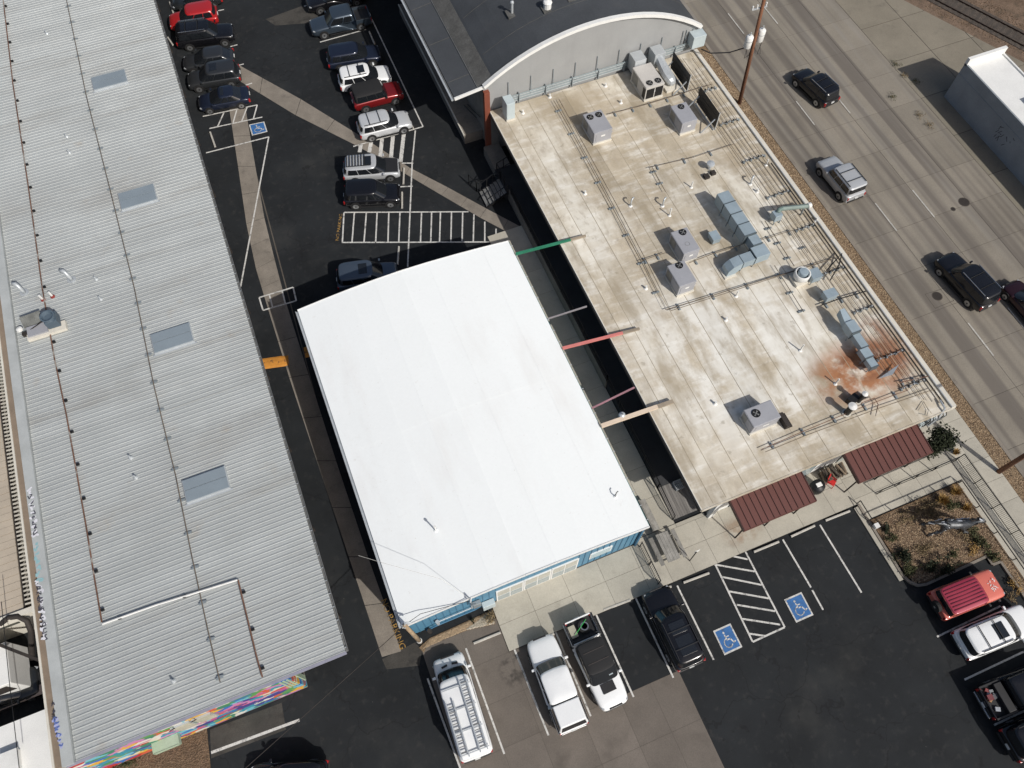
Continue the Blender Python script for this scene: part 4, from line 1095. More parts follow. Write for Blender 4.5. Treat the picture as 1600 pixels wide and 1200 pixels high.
ob('duct_elbow', MB().add([(-1.03, -1.8, .5), (-1.03, -1.05, .5), (-1.03, -1.8, 1.15), (-1.03, -1.05, 1.15), (-1.7, -1.8, 1.0), (-1.7, -1.05, 1.0), (-2.05, -1.8, .6), (-2.05, -1.05, .6), (-2.1, -1.8, .02), (-2.1, -1.05, .02), (-1.5, -1.8, .02), (-1.5, -1.05, .02)],
    [(2, 3, 5, 4), (4, 5, 7, 6), (6, 7, 9, 8), (0, 2, 4, 6, 8, 10), (1, 11, 9, 7, 5, 3), (0, 10, 11, 1), (0, 1, 3, 2)]), duct_m, d1)
ob('duct_curb', MB().box(-2.25, -1.35, -1.95, -.95, 0, .1), cream, d1)
d2 = duct_run('narrow stepped grey duct beside the conduit bundle and the rust stain',
         [(30.45, 31.15, 15.6, 16.5, .5, 1.2), (30.55, 31.1, 14.5, 15.57, .45, .95), (30.35, 31.0, 13.75, 14.47, .45, .95), (30.4, 30.95, 13.05, 13.72, .4, .85)])
ob('duct_taper', MB().add([(.05, .93, .55), (.6, .93, .55), (.05, .93, 1.1), (.6, .93, 1.1), (.2, 1.85, .6), (.55, 1.85, .6), (.2, 1.85, 1.25), (.55, 1.85, 1.25)], [(2, 3, 7, 6), (0, 2, 6, 4), (1, 5, 7, 3), (4, 6, 7, 5), (0, 4, 5, 1)]), duct_m, d2)
# two ducts out of the grey end wall
wd = thing('wall_duct', 'white elbow duct from the grey wall into the beige air conditioner', 'duct', (28.5, 43.0, ZU))
ob('duct_box', MB().box(-.55, .45, .05, 1.15, .4, 1.75), galv, wd, bevel=.02); ob('duct_neck', MB().box(-.45, .45, -.3, .049, .3, 1.2), hvac_beige, wd)
wd = thing('wall_duct', 'curved silver duct from the grey wall dropping to the roof beside the beige unit', 'duct', (30.1, 43.0, ZU))
ob('duct_box', MB().box(-.35, .6, .1, 1.15, .4, 1.75), galv, wd, bevel=.02)
ob('duct_sweep', MB().add([(-.25, .1, .6), (.5, .1, .6), (-.25, .1, 1.6), (.5, .1, 1.6), (-.3, -.7, .4), (.6, -.6, .4), (-.3, -.7, 1.35), (.6, -.6, 1.35), (-.3, -1.6, .2), (.75, -1.5, .2), (-.3, -1.6, 1.15), (.75, -1.5, 1.15), (.0, -2.3, .2), (.7, -2.2, .2), (.0, -2.3, .9), (.7, -2.2, .9)],
    [(2, 3, 7, 6), (6, 7, 11, 10), (10, 11, 15, 14), (0, 2, 6, 4), (4, 6, 10, 8), (8, 10, 14, 12), (3, 1, 5, 7), (7, 5, 9, 11), (11, 9, 13, 15), (14, 15, 13, 12), (1, 0, 4, 5), (5, 4, 8, 9), (9, 8, 12, 13)]), galv, wd, sub=1)
ob('duct_curb', MB().box(-.3, .9, -2.4, -1.4, 0, .2), cream, wd)
cb = thing('electrical_cabinet', 'pale enamel cabinet standing on the back left corner of the tan roof', 'cabinet', (16.75, 42.55, ZU))
ob('plinth', MB().box(0, .75, 0, 1.0, 0, .16), cream, cb); ob('cabinet', MB().box(.03, .72, .03, .97, .161, 1.75), pale_box, cb, bevel=.02); ob('door', MB().box(.06, .69, .012, .029, .25, 1.68), pale_box, cb)
cb = thing('electrical_cabinet', 'pale box mounted at the right end of the grey arched wall', 'cabinet', (33.75, 43.55, ZU + .9))
ob('cabinet', MB().box(-.4, .75, -.1, .74, 0, 1.1), pale_box, cb, bevel=.02); ob('gland_plate', MB().box(-.2, .5, 0, .5, -.09, -.001), strut_m, cb)
def screen(lab, x, y0, y1):
    t = thing('equipment_screen', lab, 'screen', (x, y0, ZU)); L = y1 - y0
    for k in range(3):
        ob('panel', MB().box(-.03, .03, .02, L, .25 + k * .5, .72 + k * .5), black_m, t)
    for k in range(3):
        ob('post', MB().box(.031, .09, k * (L - .08) / 2, k * (L - .08) / 2 + .08, 0, 1.75), galv, t)
        if k != 1:
            ob('brace', MB().beam((-.05, .2 + k * (L - .4) / 2, 1.0), (-1.15, .1 + k * (L - .4) / 2, .05), .07, .06), galv, t)
    ob('sill', MB().box(-.12, -.035, 0, L, 0, .12), galv, t)
screen('upper black louvred screen next to the curved silver duct', 31.3, 40.1, 42.9)
screen('lower black louvred screen right of the one fan unit', 31.45, 35.7, 38.7)
# exhaust fan, boxes, blower
ef = thing('exhaust_fan', 'round upblast exhaust fan with a white kettle body near the street edge', 'exhaust fan', (*at(1248, 438, ZT).xy, ZU))
ob('curb', MB().box(-.55, .55, -.5, .5, 0, .25), cream, ef); ob('kettle', MB().lathe((0, 0), [(.4, .251), (.55, .5), (.55, .9), (.5, .95), (.44, .9), (.42, .6)], 20), white_pipe, ef, smooth=True)
ob('motor_dome', MB().lathe((.05, .03), [(.34, .7), (.33, 1.0), (.3, 1.05), (.02, 1.07)], 18), duct_m, ef); ob('well', MB().cyl((0, 0), .43, .55, .62, 18), black_m, ef)
def small_box(nm, lab, cat, px, z, sx_, sy_, h_, m, legs=True):
    c = at(*px, ZT + z + h_)
    t = thing(nm, lab, cat, (c.x, c.y, ZU))
    ob('casing', MB().box(-sx_ / 2, sx_ / 2, -sy_ / 2, sy_ / 2, z, z + h_), m, t, bevel=.02)
    ob('cover', MB().box(-sx_ / 2 - .02, sx_ / 2 + .02, -sy_ / 2 - .02, sy_ / 2 + .02, z + h_ + .001, z + h_ + .02), m, t)
    for a in (-1, 1):
        for b in (-1, 1):
            ob('leg', MB().box(a * sx_ * .42 - .02, a * sx_ * .42 + .02, b * sy_ * .42 - .02, b * sy_ * .42 + .02, 0, z), strut_m, t)
    return t
small_box('control_box', 'blue grey box fixed beside the round exhaust fan', 'box', (1274, 427), .3, .75, .75, .55, duct_m)
small_box('control_box', 'blue grey box on legs above the stepped duct amid cables', 'box', (1298, 458), .35, .85, .6, .55, duct_m)
small_box('control_box', 'small blue grey box between the paired units and the long duct', 'box', (1117, 368), .12, .6, .75, .45, duct_m)
bl = thing('blower', 'green grey blower with a long horizontal pipe near the street edge', 'blower', (*at(1210, 345, ZT).xy, ZU))
e_ = at(1262, 322, ZT + .9) - Vector((bl.location.x, bl.location.y, ZT)); f_ = at(1222, 326, ZT + .9) - Vector((bl.location.x, bl.location.y, ZT))
ob('casing', MB().box(-.35, .25, -.3, .3, .3, .9), duct_m, bl, bevel=.03); ob('pipe', MB().tube([f_, e_], .17, 12), mat('green_grey', (.2, .25, .23), .6, .2), bl); ob('cap', MB().tube([e_, e_ + Vector((.25, .02, 0))], .2, 12), white_pipe, bl)
ob('elbow', MB().tube([(0, 0, .9), (.1, .15, 1.0), f_], .17, 10), mat('green_grey2', (.16, .22, .20), .6, .2), bl)
for k, p in enumerate([(-.3, -.3), (.2, -.3), (-.3, .25), (.2, .25)]):
    ob('leg', MB().box(p[0] - .03, p[0] + .03, p[1] - .03, p[1] + .03, 0, .3), strut_m, bl)
ob('pipe_stand', MB().box(e_.x - .3, e_.x - .24, e_.y - .05, e_.y + .05, 0, .72), strut_m, bl)
def stack(lab, px, r, h_, m, top):
    c = at(*px, ZT)
    t = thing('chimney_stack', lab, 'stack', (c.x, c.y, ZU))
    ob('curb', MB().cyl((0, 0), r * 1.5, 0, .08, 14), cream, t); ob('pipe', MB().cyl((0, 0), r, .081, h_, 14), m, t)
    ob('rain_cap', MB().lathe((0, 0), [(r * 1.45, h_ + .08), (r * 1.4, h_ + .12), (.02, h_ + .2)], 16), top, t)
    for a in (0, 2.1, 4.2):
        ob('strut', MB().box(r * math.cos(a) - .015, r * math.cos(a) + .015, r * math.sin(a) - .015, r * math.sin(a) + .015, h_, h_ + .09), black_m, t)
    return t
stack('black stack with a wide white rain cap by the rust stain', (1322, 646), .2, 1.0, black_m, white_pipe)
stack('slimmer black stack with a white cap touching the rust stain', (1340, 628), .14, 1.1, black_m, white_pipe)
tag(ob('grease_box', MB().obox(at(1330, 627, ZT), .7, .5, ZU, ZU + .45, .3).obox(at(1345, 622, ZT), .5, .35, ZU, ZU + .3, .1), black_m), 'black greasy fan housing between the two stacks', 'fan housing')
pl = [at(1372, 592, ZT + .1), at(1388, 580, ZT + .1), at(1405, 569, ZT + .35), at(1395, 585, ZT + .3)]
tag(ob('sheet_metal', MB().add([(*p.xy, p.z) for p in pl] + [(*p.xy, p.z - .03) for p in pl], [(0, 1, 2, 3), (7, 6, 5, 4), (0, 4, 5, 1), (1, 5, 6, 2), (2, 6, 7, 3), (3, 7, 4, 0)]), galv), 'loose grey metal sheet lying across the rust stain', 'metal sheet')
vt = at(1105, 275, ZT)
t = thing('roof_vent', 'pair of low black vents with a grey hood near the middle of the tan roof', 'vent', (vt.x, vt.y, ZU))
ob('vent', MB().box(-.35, .05, -.3, .1, 0, .22), iron, t); ob('vent', MB().box(.3, .65, -.15, .2, 0, .22), iron, t); ob('hood', MB().lathe((.45, .55), [(.32, .5), (.3, .62), (.05, .68)], 12), galv, t); ob('hood_stem', MB().cyl((.45, .55), .12, 0, .499, 10), galv, t)
# small plumbing vents
vl = [((1080, 293), 'short pale vent pipe left of the low black vents'), ((985, 322), 'bent pale vent pipe in the middle of the bare left part of the tan roof'), ((1046, 337), 'pale vent pipe just above the paired air conditioners'), ((1172, 288), 'tall bent vent pipe right of the low black vents'), ((1183, 300), 'stubby vent pipe below the tall bent one'),
      ((1250, 548), 'thin vent pipe alone in the white worn patch'), ((1150, 463), 'short vent pipe right of the front paired unit'), ((1305, 600), 'thin vent pipe left of the rust stain'), ((817, 177), 'white cap vent near the back left corner cabinet'), ((970, 161), 'white cap vent between the two back air conditioners'),
      ((914, 303), 'white cap vent on the bare left part of the tan roof'), ((1009, 451), 'white cap vent left of the front paired unit'), ((1117, 631), 'white cap vent left of the isolated front unit'), ((1134, 500), 'white cap vent in the middle of the front half'), ((1035, 322), 'curled cable vent at the upper middle of the tan roof'),
      ((1197, 258), 'slim vent pipe beside the conduit bundle'), ((1275, 345), 'white stub vent at the street edge of the tan roof'), ((946, 135), 'white foot bracket below the pipes on the grey wall'), ((859, 152), 'white foot bracket at the left end of the grey wall pipes')]
for k, (p, lab) in enumerate(vl):
    c = at(*p, ZT)
    t = thing('vent_pipe', lab, 'vent pipe', (c.x, c.y, ZU))
    if 'cap' in lab or 'foot' in lab or 'stub' in lab:
        ob('boot', MB().cyl((0, 0), .16, 0, .06, 10, .1), white_trim, t); ob('pipe', MB().cyl((0, 0), .075, .061, .3, 10), white_pipe, t)
    elif 'bent' in lab or 'curled' in lab:
        ob('boot', MB().cyl((0, 0), .16, 0, .06, 10, .1), white_trim, t)
        ob('pipe', MB().tube([(0, 0, .05), (0, 0, .5), (.06, .05, .65), (.2, .15, .68), (.3, .22, .55)], .06, 8), galv, t, smooth=True)
    else:
        ob('boot', MB().cyl((0, 0), .14, 0, .06, 10, .08), white_trim, t); ob('pipe', MB().cyl((0, 0), .05, .061, .6 + .1 * (k % 3), 8), white_pipe, t)
# conduit runs, each with the struts that carry it
def run(lab, pts, r=.03, m=None, z=.24, every=3.0, first=.6, sup=.25):
    p3 = [Vector((p[0], p[1], ZU + z)) if len(p) == 2 else Vector(p) for p in pts]
    o = p3[0].copy(); o.z = ZU
    t = thing('conduit_run', lab, 'conduit', o)
    q = [p - o for p in p3]
    ob('conduit', MB().tube(q, r, 5), m or conduit_m, t)
    if every:
        acc = first
        for a, b in zip(q[:-1], q[1:]):
            L = (b - a).length
            if (b - a).xy.length < .2: continue
            d = (b - a).normalized(); n = Vector((-d.y, d.x, 0))
            while acc < L:
                p = a + d * acc
                ob('strut_foot', MB().beam(Vector((p.x, p.y, .05)) - n * sup, Vector((p.x, p.y, .05)) + n * sup, .12, .10).beam(Vector((p.x, p.y, .1)), Vector((p.x, p.y, z)), .03, .05), strut_m, t)
                acc += every
            acc -= L
    return t
names = ['innermost', 'second', 'third', 'fourth', 'fifth', 'sixth', 'outermost']
for k, x in enumerate([31.62, 31.98, 32.3, 32.66, 33.02, 33.36, 33.66]):
    y1 = [43.4, 43.0, 42.6, 43.5, 42.0, 43.2, 31.0][k]; y0 = [12.3, 11.0, 10.4, 10.0, 9.7, 9.5, 9.3][k]
    mid = (y0 + y1) / 2
    run('%s brown conduit of the long bundle along the street edge' % names[k], [(x + .05, y1), (x + .03 * math.sin(k), mid + 3), (x - .02, mid - 4), (x, y0)], .02 if k < 6 else .05, conduit_m if k < 6 else iron, .20 + .02 * (k % 3), 0)
for k, (y, w) in enumerate([(39.6, 1.5), (35.9, 1.7), (31.9, 1.9), (28.2, 2.0), (24.8, 1.6), (20.8, 1.9), (17.3, 1.6), (13.6, 2.2), (11.2, 2.0)]):
    t = thing('pipe_rack', ['rearmost', 'second', 'third', 'fourth', 'fifth', 'sixth', 'seventh', 'eighth', 'frontmost'][k] + ' strut rack under the conduit bundle, counted from the grey wall', 'pipe rack', (33.75 - w, y, ZU))
    ob('strut', MB().box(0, w, -.025, .025, .13, .17), strut_m, t)
    for j in range(4):
        ob('block', MB().box(j * (w - .12) / 3, j * (w - .12) / 3 + .12, -.09, .09, 0, .129), strut_m, t)
    for j in range(5):
        ob('clamp', MB().box(.15 + j * w * .19, .21 + j * w * .19, -.05, .05, .191, .3), black_m if j % 2 else galv, t)
A = lambda x, y: tuple(at(x, y, ZT + .24).xy)
run('left conduit of the long pair down the left part of the tan roof', [A(865, 157), A(905, 228), A(960, 330), A(1005, 415), A(1040, 484), A(1300, 405)], .026, conduit_m, .24, 2.6, 1.0)
run('right conduit of the long pair down the left part of the tan roof', [A(873, 155), A(912, 226), A(966, 325), A(1012, 412), A(1048, 486), A(1310, 402)], .026, conduit_m, .26, 0)
run('rusty conduit between the two back air conditioners', [A(952, 178), A(1000, 166), A(1050, 151), A(1112, 132)], .04, conduit_m, .24, 1.5, .5)
run('thin conduit crossing below the grey unit towards the bundle', [A(1014, 262), A(1083, 246), A(1148, 225)], .025, conduit_m, .24, 2.2, .7)
run('thin conduit running forward from the low black vents', [A(1018, 260), A(1040, 300)], .025, conduit_m, .24, 1.2, .4)
run('conduit from the paired units to the long duct', [A(1076, 411), A(1110, 398), A(1160, 382)], .03, conduit_m, .24, 1.6, .6)
run('conduit loop at the upper end of the long pair', [A(1000, 408), A(1040, 395)], .026, conduit_m, .24, 1.0, .4)
run('dark conduit from the blower down to the crossing pair', [A(1195, 345), A(1241, 416)], .03, conduit_m, .24, 1.4, .6)
run('conduit linking the long duct to the bundle', [A(1186, 376), A(1238, 360), A(1262, 395)], .025, conduit_m, .24, 1.7, .8)
run('single conduit running forward from the round fan', [A(1210, 415), A(1256, 488)], .025, conduit_m, .24, 1.6, .7)
run('cable pair from the box amid cables to the outer bundle', [A(1282, 478), A(1310, 468), A(1352, 456)], .04, black_m, .3, 1.2, .5)
run('rear one of the two front conduits along the awnings', [A(1190, 702), A(1250, 676), A(1330, 643), A(1400, 616), A(1418, 610), A(1412, 602)], .025, rust, .24, 2.3, .8)
run('front one of the two front conduits along the awnings', [A(1196, 706), A(1260, 680), A(1370, 639), A(1460, 608)], .025, conduit_m, .24, 0)
run('rusty zigzag conduit crossing the rust stain', [A(1345, 630), A(1366, 622), A(1372, 632), A(1368, 650)], .03, rust, .24, 0)
run('rusty conduit from the stain to the outer bundle', [A(1405, 598), A(1424, 594), A(1450, 588)], .035, rust, .26, .8, .3)
run('thick pale cable draped over the front right roof corner', [(33.6, 9.6, ZU + .2), (33.5, 9.0, ZU + .25), (33.3, 8.75, ZU - .4), (33.0, 8.7, 3.0)], .07, galv, .2, 0)
run('thin looped cable near the front right roof corner', [A(1436, 640), A(1445, 626), A(1452, 640), A(1450, 648), A(1440, 645)], .02, conduit_grey, .1, 0)
run('black cable curling beside the round fan', [A(1290, 425), A(1305, 408), A(1314, 398), A(1310, 415), A(1296, 440)], .045, black_m, .4, 0)

# ------------------------------------------------------------------ equipment on the metal roof
ZW = ZL + .05
Wt = lambda x, y, z=ZW + .1: at(x, y, z)
def roofline(nm, lab, cat, pts, r, m, feet=0, foot_m=None, step=3.2):
    p3 = [Wt(*p) for p in pts]; o = p3[0].copy(); o.z = ZW
    t = thing(nm, lab, cat, o)
    q = [p - o for p in p3]
    ob('pipe', MB().tube(q, r, 6), m, t)
    L = 0
    nxt = .8
    for a, b in zip(q[:-1], q[1:]):
        l = (b - a).length
        while feet and nxt < L + l:
            p = a.lerp(b, (nxt - L) / l)
            if feet == 1:
                ob('block', MB().box(p.x + .05, p.x + .22, p.y - .07, p.y + .07, .0, .13), foot_m or black_m, t)
            else:
                f = ob('bracket', MB().box(p.x - .2, p.x + .2, p.y - .05, p.y + .05, 0, .07).beam((p.x - .12, p.y + .1, .04), (p.x + .25, p.y + .05, .03), .08, .06), strut_m, t)
            nxt += step
        L += l
    return t
roofline('gas_pipe', 'rusty pipe on black blocks along the left part of the metal roof', 'pipe', [(5, 0), (20, 130), (44, 290), (66, 450), (85, 560), (104, 650), (120, 740), (135, 825), (147, 900), (159, 972)], .045, rust, 1, black_m, 2.35)
roofline('white_pipe', 'white pipe crossing the front of the metal roof', 'pipe', [(160, 975), (245, 945), (310, 925), (371, 906)], .06, white_pipe, 1, black_m, 3.6)
roofline('gas_pipe', 'short rusty pipe running off the front edge of the metal roof', 'pipe', [(372, 906), (385, 960), (402, 1030), (410, 1058)], .045, rust, 1, black_m, 2.2)
roofline('conduit_line', 'thin grey conduit with brackets along the middle of the metal roof', 'conduit', [(104, 0), (135, 150), (173, 300), (210, 450), (240, 600), (275, 745), (300, 870), (325, 985), (344, 1066)], .028, conduit_m, 2, None, 2.15)
ru = thing('evaporative_cooler', 'dark blue grey fan unit on a white curb on the metal roof', 'fan', (*Wt(70, 515).xy, ZW))
ob('curb', MB().box(-1.1, 1.4, -.55, .15, 0, .25), cream, ru); ob('cover', MB().box(-1.0, .3, -.4, .4, .251, .38), hvac_m, ru)
ob('housing', MB().box(.35, 1.15, -.25, .55, .26, .95), mat('dark_blue_grey', (.07, .10, .13), .5, var=.1), ru, bevel=.03); ob('throat', MB().lathe((.7, .15), [(.42, .951), (.46, 1.2), (.38, 1.2), (.3, .98)], 18), mat('dark_blue_grey2', (.09, .125, .16), .5), ru)
ob('mesh_panel', MB().add([(-1.2, .5, .2), (.1, .55, .2), (.1, 1.15, .75), (-1.2, 1.05, .75)], [(0, 1, 2, 3)]), mat('mesh_grey', (.11, .115, .11), .8, var=.5, fscale=30, fine=.4), ru)
ob('arm', MB().tube([(-1.0, .1, .3), (.3, .35, .6)], .035, 5), iron, ru); ob('motor', MB().box(-1.35, -.95, -.1, .15, .1, .35), iron, ru)
ob('floodlight', MB().lathe((-1.45, .45), [(.1, .2), (.22, .3), (.2, .42), (.03, .48)], 10), white_pipe, ru)
wv_ = [((38, 457), 'silver goose neck flue nearest the left edge of the metal roof', 1), ((112, 437), 'silver goose neck flue right of the rusty pipe', 1), ((67, 468), 'white stub flue with a red collar left of the rusty pipe', 2), ((82, 463), 'white stub flue with a red collar beside the rusty pipe', 2), ((150, 436), 'small grey vent right of the silver flue', 0), ((157, 467), 'round white topped vent below the small grey one', 0), ((204, 715), 'small round vent above the skylight row', 0), ((212, 746), 'small round vent with a grey flap near the lowest skylight', 0), ((271, 1064), 'small vent near the front edge of the metal roof', 0), ((73, 52), 'small vent near the top of the metal roof', 0), ((104, 213), 'upper one of two slim vents left of the second skylight', 0), ((108, 238), 'lower one of two slim vents left of the second skylight', 0)]
for p, lab, kd in wv_:
    c = Wt(*p, ZW)
    t = thing('flue', lab, 'flue', (c.x, c.y, ZW))
    if kd == 1:
        ob('flashing', MB().cyl((0, 0), .3, -.04, .02, 12), galv, t); ob('pipe', MB().tube([(0, 0, 0), (0, 0, .35), (-.05, .12, .6), (-.15, .28, .75), (-.35, .36, .75)], .13, 10), galv, t, smooth=True)
    elif kd == 2:
        ob('collar', MB().cyl((0, 0), .16, -.04, .1, 12, .11), mat('red_collar', (.22, .03, .025), .6), t); ob('pipe', MB().cyl((0, 0), .08, .101, .5, 10), white_pipe, t)
    else:
        ob('boot', MB().cyl((0, 0), .15, -.04, .06, 12, .09), galv, t); ob('pipe', MB().cyl((0, 0), .06, .061, .28, 10), galv, t)

# ------------------------------------------------------------------ poles and wires
def pole(lab, base, h_, r, m, lean=(0, 0)):
    b = at(*base)
    t = thing('utility_pole', lab, 'utility pole', (b.x, b.y, 0))
    ob('shaft', MB().tube([(0, 0, 0), (lean[0] * .5, lean[1] * .5, h_ / 2), (lean[0], lean[1], h_)], r, 12, r * .75), m, t, smooth=True)
    return t, b
p1, b1 = pole('tall brown utility pole with transformers between the tan roof and the road', (1155, 163), 12.5, .17, wood_pole, (-.75, .55))
def lean1(z): return (-.75 * z / 12.5, .55 * z / 12.5)
for sx_, z in ((-.55, 6.6), (.5, 6.9)):
    lx, ly = lean1(z)
    tr = ob('transformer', MB().lathe((lx + sx_, ly + .0), [(.26, z - .55), (.30, z - .5), (.30, z + .45), (.22, z + .55)], 16), white_trim, p1, smooth=True)
    ob('bushing', MB().cyl((lx + sx_, ly), .05, z + .551, z + .85, 8), galv, tr)
    ob('band', MB().cyl((lx + sx_, ly), .31, z + .1, z + .16, 16), galv, tr)
    ob('bracket', MB().beam((lx + sx_ * .4, ly, z + .2), (lx, ly, z + .2), .12, .1), iron, p1)
for k in range(4):
    lx, ly = lean1(6.8)
    sg_ = -1 if k < 2 else 1
    ob('loop_wire', MB().tube([(lx + sg_ * (.55 + .2 * (k % 2)), ly - .1, 6.3), (lx + sg_ * (.75 - .3 * (k % 2)), ly - .35, 5.3), (lx + sg_ * .3, ly - .25, 5.4), (lx + sg_ * .1, ly - .1, 6.2)], .018, 4), black_m, p1)
ob('cross_arm', MB().beam((lean1(9.4)[0] - .8, lean1(9.4)[1] + .15, 9.4), (lean1(9.4)[0] + .5, lean1(9.4)[1] + .1, 9.4), .1, .1), galv, p1)
for dx in (-.8, -.4, .4):
    ob('insulator', MB().cyl((lean1(9.4)[0] + dx, lean1(9.4)[1] + .12), .06, 9.46, 9.75, 8), white_trim, p1)
pw = Vector((b1.x + lean1(6)[0], b1.y + lean1(6)[1], 6.0))
tag(ob('service_cable', MB().tube([(34.2, 43.3, 5.3), (34.9, 42.9, 5.0), (36.2, 42.2, 5.2), (pw.x, pw.y, 6.1)], .05, 6), black_m, smooth=True), 'black service cable from the grey arched wall to the transformer pole', 'cable')
p2, b2 = pole('brown utility pole at the right edge beside the gravel verge', (1559, 738), 11, .17, wood_pole)
ob('cross_arm', MB().beam((-1.0, 0, 10.2), (1.0, 0, 10.2), .1, .12), wood_pole, p2)
p3_, b3 = pole('short pale leaning pole at the front left corner of the blue building', (657, 1003), 5.6, .15, wood_pale, (-.25, .2))
ob('pole_collar', MB().tube([(-.01, 0, .45), (-.015, 0, .6)], .17, 10), white_pipe, p3_)
ob('cap_fitting', MB().tube([(-.3, .1, 5.3), (-.2, .25, 5.75), (.1, .2, 5.5)], .07, 6), galv, p3_)
top3 = Vector((b3.x - .25, b3.y + .2, 5.5))
tag(ob('service_cable', MB().tube([top3, top3 + Vector((1.0, .3, -.25)), Vector((.2, 9.1, 5.25)), Vector((1.05, 8.9, 5.55))], .018, 5), black_m, smooth=True), 'black cable from the leaning pole to the mast on the blue wall', 'cable')
tag(ob('service_cable', MB().tube([top3, at(560, 1042, 5.2), at(470, 1123, 5.0), at(395, 1190, 5.2), at(300, 1275, 5.6)], .02, 5), iron, smooth=True), 'long overhead cable from the leaning pole towards the bottom left', 'cable')
tag(ob('service_cable', MB().tube([Vector((1.1, 8.95, 5.7)), at(690, 905, 6.6), at(600, 880, 7.6), at(560, 868, 8.0)], .012, 4), conduit_grey), 'hair thin wire from the mast over the front left of the white roof', 'cable')

# ------------------------------------------------------------------ wheel stops
ws = [((1068, 910), (1108, 895), 'wheel stop beside the parked black car on the hatched bay side'), ((1178, 862), (1217, 846), 'wheel stop in the stall right of the hatched bay'), ((1236, 838), (1273, 821), 'wheel stop in the second stall right of the hatched bay'), ((1290, 813), (1328, 798), 'wheel stop in the stall next to the planting bed'),
      ((943, 953), (985, 937), 'wheel stop in the empty stall between the white truck and the black car'), ((740, 1005), (782, 988), 'wheel stop in the empty stall right of the ladder van'), ((676, 1043), (718, 1018), 'wheel stop in front of the ladder van'), ((1010, 925), (1049, 916), 'wheel stop under the nose of the black car'), ((826, 1005), (866, 990), 'wheel stop at the nose of the white capped pickup'),
      ((577, 49), (585, 68), 'wheel stop between the slate pickup and the navy car'), ((640, 188), (646, 201), 'wheel stop at the nose of the upper silver car'), ((631, 262), (630, 287), 'wheel stop at the nose of the silver car with the rack'), ((628, 300), (628, 325), 'wheel stop at the nose of the black car by the no parking bay'), ((623, 385), (621, 413), 'wheel stop in the shade behind the white roof'),
      ((328, 206), (336, 229), 'wheel stop in the empty accessible stall by the metal roof'), ((265, 3), (271, 21), 'wheel stop at the nose of the topmost left car'), ((262, 58), (270, 70), 'short wheel stop behind the black car in the left row'), ((1552, 921), (1563, 940), 'wheel stop beside the coral red car')]
wm = MB()
for a, b, lab in ws:
    A_, B_ = at(*a, .1), at(*b, .1)
    L = (B_ - A_).length
    c = (A_ + B_) / 2
    pr = [(-.08, 0), (-.065, .09), (-.04, .12), (.04, .12), (.065, .09), (.08, 0)]
    mb = MB()
    vs_ = [(x, y, z) for x in (-L / 2, L / 2) for y, z in pr]
    mb.add(vs_, [(i, i + 6, i + 7, i + 1) for i in range(5)] + [(0, 1, 2, 3, 4, 5), (11, 10, 9, 8, 7, 6), (5, 11, 6, 0)])
    o = ob('wheel_stop', mb, wheelstop_m, None, (c.x, c.y, .02), math.atan2(B_.y - A_.y, B_.x - A_.x))
    tag(o, 'pale concrete ' + lab, 'wheel stop', 'concrete wheel stops at the stall heads')

# ------------------------------------------------------------------ terrace, planting bed, street fence
railing('street_fence', 'black picket fence between the sidewalk and the planting bed', 'fence', [(35.35, 6.4, .1), (35.45, -3.0, .1), (35.5, -14, .1)], 1.05, .11, 1.9)
railing('street_fence', 'inner black rail beside the planting bed walk', 'fence', [(34.47, 4.95, .1), (34.47, 1.2, .1), (34.47, -12, .1)], .45, 0, 1.9, mid=False)
railing('terrace_rail', 'black rail along the back edge of the planting bed', 'railing', [(27.4, 5.02, .1), (34.45, 5.02, .1)], .5, .0, 1.75, mid=False)
railing('terrace_rail', 'black rail with slanted posts in front of the wide red awning', 'railing', [(28.9, 6.35, .1), (33.3, 6.35, .1), (35.1, 6.36, .1)], .95, 0, 1.45)
railing('terrace_rail', 'low black rail end beside the narrower red awning post', 'railing', [(27.3, 6.3, .1), (27.3, 5.0, .1)], .6, 0, 1.2, mid=False)
railing('picket_fence', 'black picket fence beside the picnic table', 'fence', [(12.62, 9.1, .1), (12.62, 6.5, .1)], 1.05, .12, 1.3)
tb_ = thing('picnic_table', 'weathered grey picnic table with two benches by the blue corner', 'picnic table', (14.1, 8.3, .1), R(-1))
for k in range(4):
    ob('top_plank', MB().box(-.42 + k * .215, -.42 + k * .215 + .2, -.95, .95, .70, .74), old_wood, tb_)
for x in (-.85, .72):
    ob('bench_plank', MB().box(x, x + .26, -.95, .95, .40, .45), old_wood, tb_)
for y in (-.65, .65):
    ob('leg_frame', MB().beam((-.7, y, .02), (-.12, y, .69), .08, .05).beam((.8, y, .02), (.25, y, .69), .08, .05).beam((-.8, y + .05, .37), (.9, y + .05, .37), .05, .05), old_wood, tb_)
bb = thing('timber_bench', 'long weathered timber bench along the alley wall of the blue building', 'bench', (13.75, 9.6, .06))
ob('seat_plank', MB().box(.1, .5, 0, 2.2, .38, .46), old_wood, bb); ob('back_plank', MB().box(-.05, .05, 0, 2.2, .5, .75), old_wood, bb)
for y in (.1, 2.0):
    ob('leg', MB().box(0, .45, y, y + .12, 0, .379), old_wood, bb)
sp = thing('sign_post', 'thin black sign post with a small pale plate by the picnic table', 'sign post', (*at(1077, 877).xy, .1))
ob('post', MB().beam((0, 0, 0), (.05, .05, 2.0), .05, .05), black_m, sp); ob('plate', MB().box(-.02, .3, .08, .1, 1.7, 2.1), white_trim, sp)
sp = thing('floor_lamp', 'small white bollard light at the tan corner column', 'bollard', (*at(1110, 806).xy, .1))
ob('base', MB().cyl((0, 0), .09, 0, .05, 10), white_trim, sp); ob('cap', MB().lathe((0, 0), [(.06, .051), (.06, .35), (.1, .36), (.03, .45)], 10), white_trim, sp)
